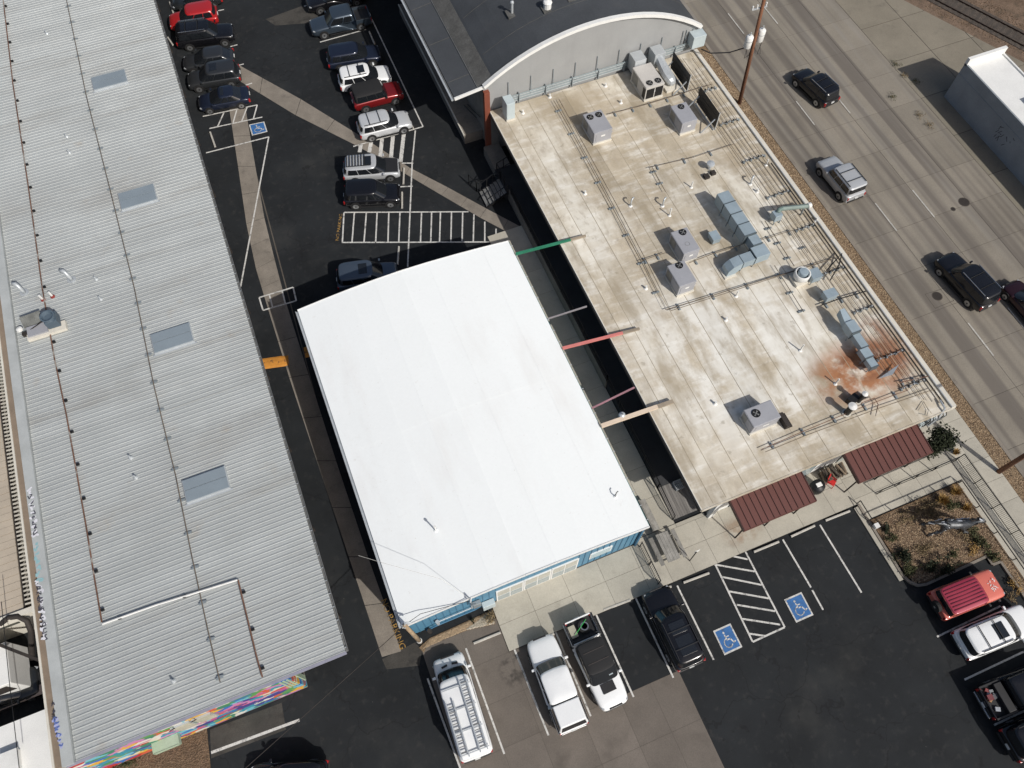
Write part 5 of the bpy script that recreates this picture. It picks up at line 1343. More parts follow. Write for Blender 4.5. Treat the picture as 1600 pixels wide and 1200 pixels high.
ob('thin', MB().cyl((0, 0), .03, .451, .5, 6), galv, sp)
tc = thing('barrel_planter', 'round black bin with a white lid between the awnings', 'bin', (25.2, 8.2, .1))
ob('barrel', MB().lathe((0, 0), [(.38, 0), (.46, .3), (.46, .6), (.42, .9)], 18), black_m, tc, smooth=True); ob('lid', MB().box(-.2, .2, -.12, .16, .901, .96), white_trim, tc, bevel=.03)
rc = thing('red_chair', 'bright red chair between the awnings', 'chair', (26.35, 8.15, .1), .6)
ob('seat', MB().box(-.24, .24, -.24, .24, .42, .47), red_plastic, rc, bevel=.02); ob('backrest', MB().add([(-.24, .2, .48), (.24, .2, .48), (.24, .34, .95), (-.24, .34, .95), (-.24, .24, .48), (.24, .24, .48), (.24, .38, .95), (-.24, .38, .95)], [(0, 1, 2, 3), (7, 6, 5, 4), (0, 4, 5, 1), (1, 5, 6, 2), (2, 6, 7, 3), (3, 7, 4, 0)]), red_plastic, rc)
for x in (-.21, .21):
    for y in (-.21, .21):
        ob('leg', MB().beam((x, y, .41), (x * 1.2, y * 1.2, 0), .035, .035), red_plastic, rc)
    ob('armrest', MB().box(x - .04, x + .04, -.2, .25, .62, .66), red_plastic, rc)
# stack of firewood against the wall
fw_ = thing('firewood_pile', 'pile of dark split logs against the front wall beside the wide awning', 'firewood', (26.9, 9.0, .1))
for k in range(30):
    x, z = random.uniform(-.9, .6), .1 + .16 * (k // 6)
    d_ = random.uniform(-.25, .25)
    ob('log', MB().tube([(x, -.75 + random.uniform(-.1, .1), z + random.uniform(-.04, .04)), (x + d_, .05, z + random.uniform(-.05, .08))], random.uniform(.06, .1), 7), mat('bark', (.085, .07, .055), .95, var=.5, scale=6) if k % 3 else mat('cut_wood', (.22, .17, .12), .9, var=.3, scale=6), fw_)
wbx = thing('utility_box', 'small white square box at the corner of the planting bed', 'utility box', (*at(1369, 822, .3).xy, .1))
ob('case', MB().box(-.15, .15, -.15, .15, 0, .34), white_trim, wbx, bevel=.03); ob('lid', MB().box(-.16, .16, -.16, .16, .341, .37), white_pipe, wbx)
# hanging cables at the tan building's front right corner
cc = thing('cable_cluster', 'tangle of meters and cables on the front right corner of the tan building', 'meters', (33.4, 8.95, 2.8))
for k in range(9):
    ob('cable', MB().tube([(.5 - k * .16, .1, 1.55), (.45 - k * .17, -.25, 1.2 + .1 * (k % 3)), (.5 - k * .15, -.18, .3), (.55 - k * .14, .05, -.6)], .03, 5), galv if k % 2 else black_m, cc)
for k in range(3):
    ob('meter_box', MB().box(-.9 + k * .45, -.58 + k * .45, -.1, .2, -.3, .35), strut_m if k % 2 else pale_box, cc)

# scrap-metal horse
def skin_thing(name, verts, edges, radii, m, parent, sub=1, root=0):
    me = bpy.data.meshes.new(name)
    me.from_pydata(verts, edges, [])
    me.materials.append(m)
    o = bpy.data.objects.new(name, me); COL.objects.link(o); o.parent = parent
    me.skin_vertices or None
    mod = o.modifiers.new('skin', 'SKIN'); mod.use_smooth_shade = True
    sk = me.skin_vertices[0].data if me.skin_vertices else None
    if sk:
        for i, r_ in enumerate(radii):
            sk[i].radius = (r_, r_) if not isinstance(r_, tuple) else r_
            sk[i].use_root = (i == root)
    s_ = o.modifiers.new('sub', 'SUBSURF'); s_.levels = sub; s_.render_levels = sub
    return o
steel_dark = mat('scrap_steel', (.10, .105, .11), .5, .6, var=.5, scale=5, fine=.3, fscale=20)
hb = at(1487, 822, 1.0); h1 = at(1532, 806, 1.9); h0 = at(1440, 812, 1.3)
hz_ = math.atan2(h1.y - h0.y, h1.x - h0.x)
hs = thing('horse_sculpture', 'galloping horse sculpture of shiny scrap metal in the planting bed', 'sculpture', (hb.x - .05, hb.y, .12), hz_)
HV = [(-.62, 0, 1.45), (-.18, 0, 1.38), (.3, 0, 1.40), (.66, 0, 1.50), (.95, 0, 1.85), (1.15, 0, 2.12), (1.38, 0, 2.08), (1.70, 0, 1.85),           # rump .. muzzle
      (-.85, 0, 1.55), (-1.2, 0, 1.65), (-1.65, .1, 1.4),                                                                                           # tail
      (-.72, .24, 1.1), (-1.05, .30, .75), (-1.35, .30, .6), (-1.6, .30, .3), (-.62, -.24, 1.1), (-.72, -.30, .62), (-1.1, -.32, .45), (-1.25, -.32, .05),    # hind legs
      (.72, .22, 1.1), (1.1, .27, .85), (1.35, .27, .6), (1.2, .27, .3), (.62, -.22, 1.1), (.82, -.28, .65), (1.2, -.30, .48), (1.35, -.30, .1)]       # front legs
HE = [(0, 1), (1, 2), (2, 3), (3, 4), (4, 5), (5, 6), (6, 7), (0, 8), (8, 9), (9, 10), (0, 11), (11, 12), (12, 13), (13, 14), (0, 15), (15, 16), (16, 17), (17, 18), (3, 19), (19, 20), (20, 21), (21, 22), (3, 23), (23, 24), (24, 25), (25, 26)]
HR = [.34, .33, .32, .32, .22, .17, .15, .09, .10, .08, .03, .18, .11, .07, .08, .18, .11, .07, .08, .14, .09, .07, .08, .14, .09, .07, .08]
bd = skin_thing('body', HV, HE, HR, steel_dark, hs, 1, 1)
bright = mat('polished_steel', (.66, .68, .70), .35, .5, var=.25, scale=6)
rs = random.Random(5)
for k in range(90):      # welded plates and rods along the flanks, neck and legs
    i = rs.choice(HE[:7] + HE[:7] + HE[7:])
    a, b = Vector(HV[i[0]]), Vector(HV[i[1]]); t_ = rs.random(); c = a.lerp(b, t_); r_ = (HR[i[0]] * (1 - t_) + HR[i[1]] * t_)
    ang = rs.uniform(-.3, math.pi + .3)
    p = c + Vector((0, math.cos(ang) * r_ * .95, math.sin(ang) * r_ * .95))
    d = (b - a).normalized() * rs.uniform(.08, .2) + Vector((0, rs.uniform(-.06, .06), rs.uniform(-.05, .05)))
    ob('welded_plate', MB().beam(p - d, p + d, rs.uniform(.04, .1), .035), (bright, iron, steel_dark)[k % 3], hs)
for k in range(9):
    t_ = k / 8; p = Vector(HV[4]).lerp(Vector(HV[6]), t_) + Vector((-.12, 0, .16))
    ob('mane_rod', MB().tube([p, p + Vector((-.3 - .1 * rs.random(), rs.uniform(-.15, .15), .08))], .02, 4), iron, hs)
for s_ in (-.06, .06):
    ob('ear', MB().lathe((1.36, s_), [(.04, 2.18), (.035, 2.3), (.005, 2.42)], 6), bright, hs)
for x, y in ((-.5, .35), (-.5, -.35), (.55, .35), (.55, -.35)):
    ob('support_rod', MB().tube([(x, y * 1.3, 0), (x + .15, y * .3, .95)], .022, 5), iron, hs)

# ------------------------------------------------------------------ shrubs
def leaves(n, rx, ry, rz, size, seed, up=0.0, spiky=False):
    rnd = random.Random(seed); mb = MB()
    cl_ = [(rnd.gauss(0, .45) * rx, rnd.gauss(0, .45) * ry, rnd.random() * rz) for _ in range(14)]
    for k in range(n):
        c = rnd.choice(cl_)
        if spiky:
            a = rnd.random() * 6.28; l = rz * rnd.uniform(.6, 1.1); b0 = Vector((rnd.gauss(0, .15) * rx, rnd.gauss(0, .15) * ry, 0))
            e = b0 + Vector((math.cos(a) * rx * rnd.random(), math.sin(a) * ry * rnd.random(), l)); s_ = Vector((-math.sin(a), math.cos(a), 0)) * size * .4
            m_ = b0.lerp(e, .55) + Vector((0, 0, l * .12))
            mb.add([b0 - s_, b0 + s_, m_ + s_ * .8, e, m_ - s_ * .8], [(0, 1, 2, 4), (4, 2, 3)])
        else:
            p = Vector((c[0] + rnd.gauss(0, .2) * rx, c[1] + rnd.gauss(0, .2) * ry, max(.02, c[2] + rnd.gauss(0, .16) * rz)))
            u = Vector((rnd.gauss(0, 1), rnd.gauss(0, 1), rnd.gauss(0, .6))).normalized() * size * rnd.uniform(.6, 1.3)
            v = u.cross(Vector((rnd.gauss(0, 1), rnd.gauss(0, 1), rnd.gauss(0, 1)))).normalized() * size * .55
            mb.add([p - u, p - v * .8, p + u, p + v * .8], [(0, 1, 2, 3)])
    return mb
def shrub(lab, px, rx, ry, rz, m, n=260, size=.09, seed=1, spiky=False, nm='shrub', cat='shrub'):
    c = at(*px, .12)
    t = thing(nm, lab, cat, (c.x, c.y, .12), 0, 'shrubs around the planting bed')
    ob('foliage', leaves(n, rx, ry, rz, size, seed, 0, spiky), m, t)['kind'] = 'stuff'
    st_ = MB(); rnd = random.Random(seed)
    for k in range(5):
        st_.tube([(0, 0, -.02), (rnd.uniform(-.4, .4) * rx, rnd.uniform(-.4, .4) * ry, rz * .6)], .018, 4)
    ob('stem', st_, leaf_dry, t)['kind'] = 'stuff'
shrub('golden grass clump behind the horse near the rail', (1470, 783), .55, .5, .6, leaf_gold, 320, .05, 1, True)
shrub('golden grass clump at the top right corner of the planting bed', (1490, 770), .5, .5, .6, leaf_gold, 260, .05, 2, True)
shrub('golden grass clump beside the head of the horse', (1508, 795), .4, .4, .5, leaf_gold, 180, .05, 3, True)
shrub('dark shrub behind the golden grass', (1482, 790), .55, .5, .5, leaf_mid, 260, .08, 4)
shrub('brown green shrub along the back rail left of the horse', (1440, 795), 1.1, .45, .35, leaf_dry, 420, .07, 5)
shrub('brown sprawling shrub under the tail of the horse', (1455, 800), .8, .5, .3, leaf_dry, 300, .07, 6)
shrub('dark green shrub near the white box', (1384, 828), .28, .4, .45, leaf_dark, 200, .08, 7)
shrub('green tuft below the one near the white box', (1393, 843), .4, .3, .35, leaf_mid, 200, .07, 8)
shrub('big dark green shrub at the left side of the planting bed', (1410, 868), .7, .65, .6, leaf_dark, 520, .09, 9)
shrub('green ground cover at the bottom left of the planting bed', (1420, 890), .7, .55, .3, leaf_mid, 460, .07, 10)
shrub('dark shrub in the bottom middle of the planting bed', (1455, 885), .7, .4, .5, leaf_dark, 360, .09, 11)
shrub('small dark shrub right of the middle of the planting bed', (1489, 868), .3, .3, .3, leaf_mid, 150, .07, 12)
shrub('long green shrub at the right edge of the planting bed', (1523, 842), .5, .8, .4, leaf_mid, 460, .08, 13)
shrub('yellow green clump right of the horse legs', (1518, 860), .5, .4, .35, leaf_gold, 220, .06, 14)
shrub('green shrub at the lower right corner of the planting bed', (1548, 870), .45, .6, .35, leaf_mid, 300, .08, 15)
shrub('golden clump beside the coral red car', (1585, 915), .35, .6, .35, leaf_gold, 220, .06, 16)
shrub('dry brown tuft in the strip below the coral red car', (1578, 935), .3, .4, .3, leaf_dry, 180, .06, 17)
shrub('dry brown brush in the upper left of the planting bed', (1412, 812), .8, .4, .25, leaf_dry, 300, .06, 22)
shrub('dry brown brush in the centre of the planting bed', (1445, 858), .9, .5, .2, leaf_dry, 320, .06, 23)
shrub('dry brown brush in front of the horse chest', (1505, 835), .5, .5, .25, leaf_dry, 240, .06, 24)
shrub('dark dry brush along the bottom kerb of the planting bed', (1480, 893), .9, .35, .3, leaf_dark, 340, .08, 25)
shrub('dry tuft at the right end of the gravel corner', (766, 965), .45, .4, .45, leaf_dry, 260, .06, 18)
shrub('small green plant in the gravel corner', (739, 970), .14, .14, .25, leaf_dark, 60, .07, 19)
shrub('low green weeds under the mural', (190, 1196), .9, .35, .3, leaf_mid, 320, .07, 20)
for i_, p_ in enumerate([(1400, 100), (1413, 118), (1432, 128), (1438, 180), (1395, 152), (1453, 196)]):
    shrub(['weeds in the upper part of the pavement crack', 'weeds at the top of the building shadow in the pavement crack', 'weeds inside the building shadow across the street', 'largest weed clump at the bend of the pavement crack', 'weeds on the pavement left of the building shadow', 'weeds along the lower end of the pavement crack'][i_], p_, .45, .5, .12, leaf_dry if i_ % 2 else leaf_mid, 120, .05, 60 + i_)
shrub('golden tuft beside the dark evergreen', (1492, 708), .35, .35, .4, leaf_gold, 160, .05, 21, True)
tr_ = thing('evergreen_tree', 'dark bushy evergreen at the front right corner of the tan building', 'tree', (33.9, 7.7, .1))
ob('crown', leaves(1900, 1.15, 1.0, 2.1, .13, 33), leaf_dark, tr_, (0, 0, .35))['kind'] = 'stuff'
tk = MB().tube([(0, 0, 0), (.05, .02, .8), (0, .05, 2.0)], .1, 8, .03)
rnd = random.Random(9)
for k in range(8):
    tk.tube([(0, 0, .5 + k * .18), (rnd.uniform(-.7, .7), rnd.uniform(-.7, .7), .9 + k * .2)], .03, 5, .01)
ob('trunk', tk, wood_pole, tr_)
# loose stones and bark chips
def chips(name, poly_fn, n, size, m, z, seed, lab):
    rnd = random.Random(seed); mb = MB()
    for k in range(n):
        x, y = poly_fn(rnd)
        s_ = size * rnd.uniform(.5, 1.4); a = rnd.random() * 6.28
        ca, sa = math.cos(a) * s_, math.sin(a) * s_
        mb.add([(x + ca, y + sa, z), (x - sa * .6, y + ca * .6, z), (x - ca, y - sa, z), (x + sa * .6, y - ca * .6, z), (x + rnd.uniform(-.3, .3) * s_, y, z + s_ * .7)], [(0, 1, 4), (1, 2, 4), (2, 3, 4), (3, 0, 4)])
    o = ob(name, mb, m); o['kind'] = 'stuff'; o['label'] = lab; o['category'] = 'gravel'
chips('loose_gravel', lambda r: (r.uniform(37.62, 38.7), r.uniform(-6, 48)), 9000, .05, stone_a, .108, 1, 'tan gravel along the roadside verge')
chips('loose_gravel', lambda r: (r.uniform(37.62, 38.7), r.uniform(-6, 48)), 5000, .05, stone_b, .108, 2, 'brown gravel along the roadside verge')
chips('bark_chips', lambda r: (r.uniform(27.7, 34.35), r.uniform(.35, 4.9)), 6000, .05, stone_a, .118, 3, 'tan bark chips in the planting bed')
chips('bark_chips', lambda r: (r.uniform(27.7, 34.35), r.uniform(.35, 4.9)), 6000, .05, stone_b, .118, 4, 'brown bark chips in the planting bed')
chips('bark_chips', lambda r: (r.uniform(33.8, 34.35), r.uniform(-10, .3)), 1500, .05, stone_a, .118, 5, 'bark chips in the strip beside the street fence')
def tri(a, b, c):
    def f(r):
        u, v = r.random(), r.random()
        if u + v > 1: u, v = 1 - u, 1 - v
        p = a + (b - a) * u + (c - a) * v
        return p.x, p.y
    return f
q_ = P((660, 1014), (672, 999), (765, 957), (772, 974), (728, 984))
chips('loose_gravel', tri(q_[0], q_[1], q_[4]), 700, .05, stone_a, .048, 6, 'pebbles in the corner by the leaning pole')
chips('loose_gravel', tri(q_[2], q_[3], q_[4]), 900, .07, mat('stone_pale', (.42, .38, .31), .95, var=.4, scale=9), .048, 7, 'pale pebbles in the corner by the service cabinet')
chips('loose_gravel', tri(q_[1], q_[2], q_[4]), 900, .05, stone_a, .048, 8, 'pebbles at the foot of the blue wall')
q_ = P((160, 1195), (322, 1130), (328, 1203))
chips('bark_chips', tri(*q_), 2500, .06, stone_b, .048, 9, 'brown bark chips below the mural')
q_ = [Vector((60.5, 45.5, 0)), Vector((72, 24, 0)), Vector((66, 48, 0))]
chips('track_stones', tri(*q_), 3000, .07, stone_b, .02, 10, 'brown stones around the railway track')
for i_ in range(8):
    c = at(*[(735, 1198), (60, 1000), (1330, 1135), (1310, 1045), (1247, 1185), (572, 402), (1307, 1115), (1322, 1080)][i_])
# ------------------------------------------------------------------ vehicles
def carpaint(name, col, metal=0.35, rough=0.32):
    m = mat('car_paint_' + name, col, rough, metal, var=.03, scale=.8, fine=.03, coat=.6)
    m.node_tree.nodes['Principled BSDF'].inputs['Coat Roughness'].default_value = .08
    return m
car_glass = mat('car_glass', (.012, .014, .017), .07, 0, var=.05, spec=.9)
tyre_m = mat('tyre', (.012, .012, .012), .85, var=.2)
rim_m = mat('rim', (.42, .43, .44), .3, .8, var=.1)
rim_dark = mat('rim_dark', (.05, .05, .055), .35, .6)
trim_black = mat('trim_black', (.016, .016, .017), .55)
lamp_w = mat('lamp_clear', (.42, .44, .46), .12, .2, spec=.9)
lamp_r = mat('lamp_red', (.33, .012, .012), .2, spec=.8)
chrome = mat('chrome', (.62, .63, .64), .18, .9)
plate_m = mat('number_plate', (.55, .56, .55), .5)
SPEC = {   # length, width, height, belt, bonnet z, deck z, cabin base (rear, front), cabin top (rear, front), windows per side
    'suv':    (4.75, 1.90, 1.70, 1.02, 1.00, 1.02, (-.488, .265), (-.435, .095), (-.40, -.23, -.02, .19)),
    'boxy':   (4.65, 1.90, 1.85, 1.12, 1.10, 1.12, (-.470, .190), (-.455, .110), (-.42, -.23, -.03, .15)),
    'big':    (5.25, 2.02, 1.86, 1.12, 1.10, 1.12, (-.488, .240), (-.450, .110), (-.42, -.23, -.02, .18)),
    'sedan':  (4.70, 1.84, 1.45, .92, .88, .96, (-.375, .265), (-.190, .060), (-.26, -.09, .04, .17)),
    'hatch':  (4.55, 1.84, 1.50, .94, .90, .98, (-.455, .265), (-.300, .060), (-.33, -.12, .03, .17)),
    'pickup': (5.75, 1.98, 1.82, 1.12, 1.10, 0, (-.110, .215), (-.085, .105), (-.07, .03, .04, .16)),
    'truck4': (5.30, 1.96, 1.84, 1.12, 1.10, 0, (-.225, .235), (-.210, .120), (-.18, -.04, -.02, .16)),
    'van':    (5.75, 2.02, 2.12, 1.15, 1.08, 1.15, (-.488, .365), (-.482, .250), (.02, .12, .14, .27)),
}
def sgnpow(c, p):
    return math.copysign(abs(c) ** p, c)
def vehicle(kind, lab, F, Rr, paint, cat='car', z=.65, length=None, roof=None, hood=None, rails=0, sunroof=0, rims=None, group=None, name=None, extra=None, black_trim=False, clad=False, cabin=None):
    """F, Rr: pixels of the nose and the tail at bumper height z"""
    L, W, H, BELT, HOOD, DECK, cb, ct, wins = SPEC[kind]
    f, r = at(*F, z), at(*Rr, z)
    c = (f + r) / 2; L = length or max(L * .93, min(L * 1.07, (f - r).length))
    ang = math.atan2(f.y - r.y, f.x - r.x)
    nm = name or {'pickup': 'pickup_truck', 'truck4': 'pickup_truck', 'van': 'van'}.get(kind, 'parked_car')
    t = thing(nm, lab, cat, (c.x, c.y, .02), ang, group)
    hw = W / 2
    bed = kind in ('pickup', 'truck4')
    bx = cb[0] - .012
    # lower body: cross-sections lofted from tail to nose
    xs_ = [-.5, -.49, -.455, -.36, -.25, bx, bx + .02, 0, .12, .22, .32, .40, .45, .485, .5]
    ws_ = [.78, .89, .96, .995, 1, 1, 1, 1, 1, .995, .98, .95, .90, .80, .62] if kind not in ('boxy',) else [.9, .96, .985, 1, 1, 1, 1, 1, 1, 1, .995, .98, .96, .92, .82]
    xs_ = sorted(set(xs_), key=lambda q: q); n = len(xs_)
    ws_ = ws_[:n]
    V = []; K = 8
    for x, w in zip(xs_, ws_):
        if x > .2:
            u = (x - .2) / .3
            top = HOOD - .06 * u - .10 * u * u - .14 * max(0, (u - .82) / .18)
        elif bed and x <= bx:
            top = .80
        else:
            back = max(0, (-x - .44) / .06)
            top = (BELT if x > cb[0] + .04 else DECK) - .18 * back * (1 if kind in ('sedan', 'hatch') else .6)
        end = max(0, (abs(x) - .42) / .08)
        zb = .22 + .12 * end
        b = hw * w
        sh = (top - zb)
        pr = [(0, zb), (b * .88, zb), (b * .98, zb + sh * .22), (b, zb + sh * .55), (b * .975, zb + sh * .86), (b * .90, top - .015), (b * .5, top + .02), (0, top + .03)]
        V.append([(x * L, y, z_) for y, z_ in pr])
    mb = MB()
    full = [s_ + [(x, -y, z_) for x, y, z_ in s_[-2:0:-1]] for s_ in V]; m_ = len(full[0])
    mb.v = [p for s_ in full for p in s_]
    for i in range(n - 1):
        for k in range(m_):
            a, b = i * m_ + k, i * m_ + (k + 1) % m_
            mb.f.append((a, b, b + m_, a + m_))
    mb.f.append(tuple(range(m_))); mb.f.append(tuple((n - 1) * m_ + k for k in range(m_))[::-1])
    me = mb.mesh('body', True); bm_ = bmesh.new(); bm_.from_mesh(me); bmesh.ops.recalc_face_normals(bm_, faces=bm_.faces); bm_.to_mesh(me); bm_.free()
    body = ob('body', me, paint, t, sub=1)
    if hood:
        hv = []
        for i, x in enumerate((.22, .30, .38, .468)):
            u = (x - .2) / .3; zt = HOOD - .06 * u - .10 * u * u + .04
            for y in (-.62, -.3, 0, .3, .62):
                hv.append((x * L, y * hw * (1 - .1 * u) * 1.36, zt - abs(y) * .03))
        ob('bonnet_wrap', MB().add(hv, [(r_ * 5 + k, r_ * 5 + 5 + k, r_ * 5 + 6 + k, r_ * 5 + 1 + k) for r_ in range(3) for k in range(4)]), hood, body)
    # cabin: super-ellipse outlines rising from the belt to the roof
    E_ = 2 / (5.5 if kind not in ('boxy', 'van', 'truck4', 'pickup') else 9.0)
    tw = {'boxy': .90, 'van': .90, 'sedan': .76, 'hatch': .78}.get(kind, .865)
    def S(th, v, off=0.0):
        e = v ** 1.0
        xr, xf = (cb[0] + (ct[0] - cb[0]) * e) * L, (cb[1] + (ct[1] - cb[1]) * e) * L
        wy = hw * (.93 + (tw - .93) * (v ** 1.15))
        cx, a = (xr + xf) / 2, (xf - xr) / 2 + off
        yy = (wy + off) * sgnpow(math.sin(th), E_)
        xx = cx + a * sgnpow(math.cos(th), E_)
        if math.cos(th) > 0:       # bowed windscreen
            xx -= .07 * (yy / (wy + off)) ** 2
        return (xx, yy, BELT - .02 + (H - .05 - BELT + .02) * v)
    NT = 40
    lev = [0, .5, .93]
    mb = MB()
    for v in lev:
        mb.v += [S(2 * math.pi * k / NT, v) for k in range(NT)]
    for i in range(len(lev) - 1):
        for k in range(NT):
            a, b = i * NT + k, i * NT + (k + 1) % NT
            mb.f.append((a, b, b + NT, a + NT))
    mb.f.append(tuple(2 * NT + k for k in range(NT)))
    cab = ob('cabin', mb, cabin or paint, t, smooth=True)
    # roof skin
    mb = MB()
    top_z = H - .02
    rings = [(1.0, .93, 0), (.985, .985, 0), (.93, 1.0, .015), (.5, 1.0, .03)]
    xr, xf = ct[0] * L, ct[1] * L; cx = (xr + xf) / 2
    for s_, v, dz in rings:
        for k in range(NT):
            p = S(2 * math.pi * k / NT, v)
            mb.v.append((cx + (p[0] - cx) * s_, p[1] * s_, p[2] + dz + .004))
    mb.v.append((cx, 0, S(0, 1.0)[2] + .055))
    for i in range(3):
        for k in range(NT):
            a, b = i * NT + k, i * NT + (k + 1) % NT
            mb.f.append((a, b, b + NT, a + NT))
    for k in range(NT):
        mb.f.append((3 * NT + k, 3 * NT + (k + 1) % NT, 4 * NT))
    rf = ob('roof', mb, roof or paint, t, smooth=True)
    zr = S(0, 1.0)[2] + .045
    # glazing follows the cabin surface, a centimetre proud
    def pane(nm_, ths, v0, v1, off=.012):
        mbp = MB(); vs2 = (v0, (v0 + v1) / 2, v1)
        for v in vs2:
            mbp.v += [S(a, v, off) for a in ths]
        q = len(ths)
        for i in range(2):
            for k in range(q - 1):
                mbp.f.append((i * q + k, i * q + k + 1, (i + 1) * q + k + 1, (i + 1) * q + k))
        return ob(nm_, mbp, car_glass, t, smooth=True)
    thc = R(43)
    pane('windscreen', [(-1 + 2 * k / 12) * thc for k in range(13)], .03, .93)
    if kind not in ('van',):
        pane('rear_window', [math.pi + (-1 + 2 * k / 12) * R(42) for k in range(13)], .22 if kind not in ('sedan', 'hatch') else .06, .86)
    def th_at(xf_):   # angle on the left flank whose x is xf_ * L, at mid height
        xr0, xf0 = (cb[0] + ct[0]) / 2, (cb[1] + ct[1]) / 2
        c_ = max(-.985, min(.985, (xf_ - (xr0 + xf0) / 2) / ((xf0 - xr0) / 2)))
        return math.acos(sgnpow(c_, 1 / E_))
    spans = list(zip(wins[:-1], wins[1:])) if kind not in ('van', 'pickup') else [(wins[0], wins[1]), (wins[2], wins[3])] if kind == 'van' else [(wins[0], wins[3])]
    for a, b in spans:
        ta, tb2 = th_at(a + .006), th_at(b - .006)
        ths = [ta + (tb2 - ta) * k / 6 for k in range(7)]
        pane('side_window', ths, .08, .87); pane('side_window', [-q for q in ths], .08, .87)
    # wheels
    wr = .37 if kind in ('suv', 'boxy', 'big', 'pickup', 'truck4', 'van') else .33
    for x in (-.30, .315):
        for s_ in (-1, 1):
            y = s_ * (hw - .10)
            w = ob('wheel', MB().tube([(x * L, y - .115, wr), (x * L, y + .115, wr)], wr, 18), tyre_m, t)
            ob('rim', MB().tube([(x * L, y + s_ * .10, wr), (x * L, y + s_ * .125, wr)], wr * .66, 14), rims or rim_m, w)
            ob('hub', MB().tube([(x * L, y + s_ * .12, wr), (x * L, y + s_ * .132, wr)], wr * .2, 8), trim_black, w)
            ob('wheel_arch', MB().tube([(x * L, s_ * (hw - .13), wr + .02), (x * L, s_ * (hw + .004), wr + .02)], wr * 1.16, 18), trim_black, t)
    # lamps, bumpers, mirrors, grille, plate
    zf = HOOD - .33; zr_ = DECK - .22 if not bed else .95
    for s_ in (-1, 1):
        ob('headlight', MB().obox((.452 * L, s_ * hw * .72), .22, .26, zf + .01, zf + .13, -s_ * .5), lamp_w, t, bevel=.03)
        ob('taillight', MB().obox((-.482 * L, s_ * hw * .84), .16, .17, zr_ - .22, zr_ + .08, s_ * .25), lamp_r, t, bevel=.02)
        xm = (cb[1] - .045) * L
        ob('mirror', MB().obox((xm, s_ * (hw + .07)), .14, .22, BELT - .02, BELT + .14, 0), paint if not black_trim else trim_black, t, bevel=.03)
        ob('sill', MB().beam((-.22 * L, s_ * (hw - .02), .27), (.22 * L, s_ * (hw - .02), .27), .06, .1), trim_black, t)
        if clad:
            ob('side_cladding', MB().beam((-.2 * L, s_ * (hw - .0), .45), (.2 * L, s_ * (hw - .0), .45), .03, .16), trim_black, t)
    ob('bumper', MB().box(.482 * L, .505 * L, -hw * .66, hw * .66, .36, .55), trim_black, t, bevel=.04)
    ob('bumper', MB().box(-.508 * L, -.485 * L, -hw * .80, hw * .80, .42, .60), chrome if bed else trim_black, t, bevel=.03)
    ob('grille', MB().box(.478 * L, .497 * L, -hw * .42, hw * .42, .58, zf + .13), trim_black, t, bevel=.02)
    ob('number_plate', MB().box(-.511 * L, -.4995 * L, -.16, .16, .66, .80), plate_m, t)
    if rails:
        for s_ in (-1, 1):
            a, b = S(math.pi / 2 * s_, 1.0), None
            yy = s_ * abs(a[1]) * .88
            ob('roof_rail', MB().beam((xr + .25, yy, zr + .04), (xf - .25, yy, zr + .04), .04, .05), chrome if rails == 1 else trim_black, t)
        for k in range(2):
            xx = xr + (xf - xr) * (.3 + .38 * k)
            ob('cross_bar', MB().beam((xx, -hw * .72, zr + .065), (xx, hw * .72, zr + .065), .05, .03), trim_black, t)
    if sunroof:
        a = xf - (xf - xr) * .14
        ob('sunroof', MB().box(a - (xf - xr) * .26, a, -hw * .48, hw * .48, zr - .02, zr + .016), car_glass, t, bevel=.01)
        if sunroof > 1:
            ob('sunroof', MB().box(a - (xf - xr) * .72, a - (xf - xr) * .32, -hw * .48, hw * .48, zr - .02, zr + .014), car_glass, t, bevel=.01)
    if bed:
        x0, x1 = -.488 * L, (bx - .002) * L
        bh = BELT + .02
        for s_ in (-1, 1):
            y0, y1 = sorted((s_ * hw * .985, s_ * hw * .86))
            ob('bed_side', MB().box(x0, x1, y0, y1, .6, bh), paint, t, bevel=.03)
            ob('bed_cap', MB().box(x0, x1, y0 + .01, y1 - .01, bh + .001, bh + .02), trim_black, t)
        ob('tailgate', MB().box(x0 - .03, x0 + .05, -hw * .85, hw * .85, .62, bh - .01), paint, t, bevel=.02)
        ob('bed_front', MB().box(x1 - .06, x1, -hw * .855, hw * .855, .6, bh - .005), paint, t)
        ob('bed_floor', MB().box(x0 + .05, x1 - .06, -hw * .855, hw * .855, .78, .86), trim_black, t)
    info = dict(t=t, L=L, hw=hw, H=H, zr=zr, xr=xr, xf=xf, bx=bx, BELT=BELT, HOOD=HOOD)
    if extra:
        extra(info)
    return t
pk = carpaint
WHITE = pk('white', (.78, .79, .79), 0, .3); BLACK = pk('black', (.008, .008, .010), .2, .25); RED = pk('red', (.40, .018, .02), .15); DRED = pk('dark_red', (.20, .012, .014), .3)
SILVER = pk('silver', (.46, .475, .49), .25); LSILV = pk('light_silver', (.55, .565, .58), .2); GREY = pk('graphite', (.045, .048, .052), .5); SLATE = pk('slate', (.055, .075, .10), .5); NAVY = pk('navy', (.016, .022, .042), .4)
DGREY = pk('dark_grey', (.03, .033, .036), .5); BGREY = pk('blue_grey', (.085, .11, .145), .5); MAROON = pk('maroon', (.03, .008, .012), .4); CORAL = pk('coral', (.60, .15, .11), .0, .4); CRIMSON = pk('crimson', (.34, .03, .06), .1, .45)
LOT = 'cars parked in the rear lot'
vehicle('sedan', 'dark grey car cut off by the top edge in the left row', (268, 4), (347, -8), DGREY, group=LOT)
vehicle('suv', 'bright red car parked in the left row', (265, 35), (340, 22), RED, group=LOT, black_trim=True)
vehicle('big', 'black car facing right with bright roof rail below the red one', (366, 50), (277, 62), BLACK, group=LOT, rails=1)
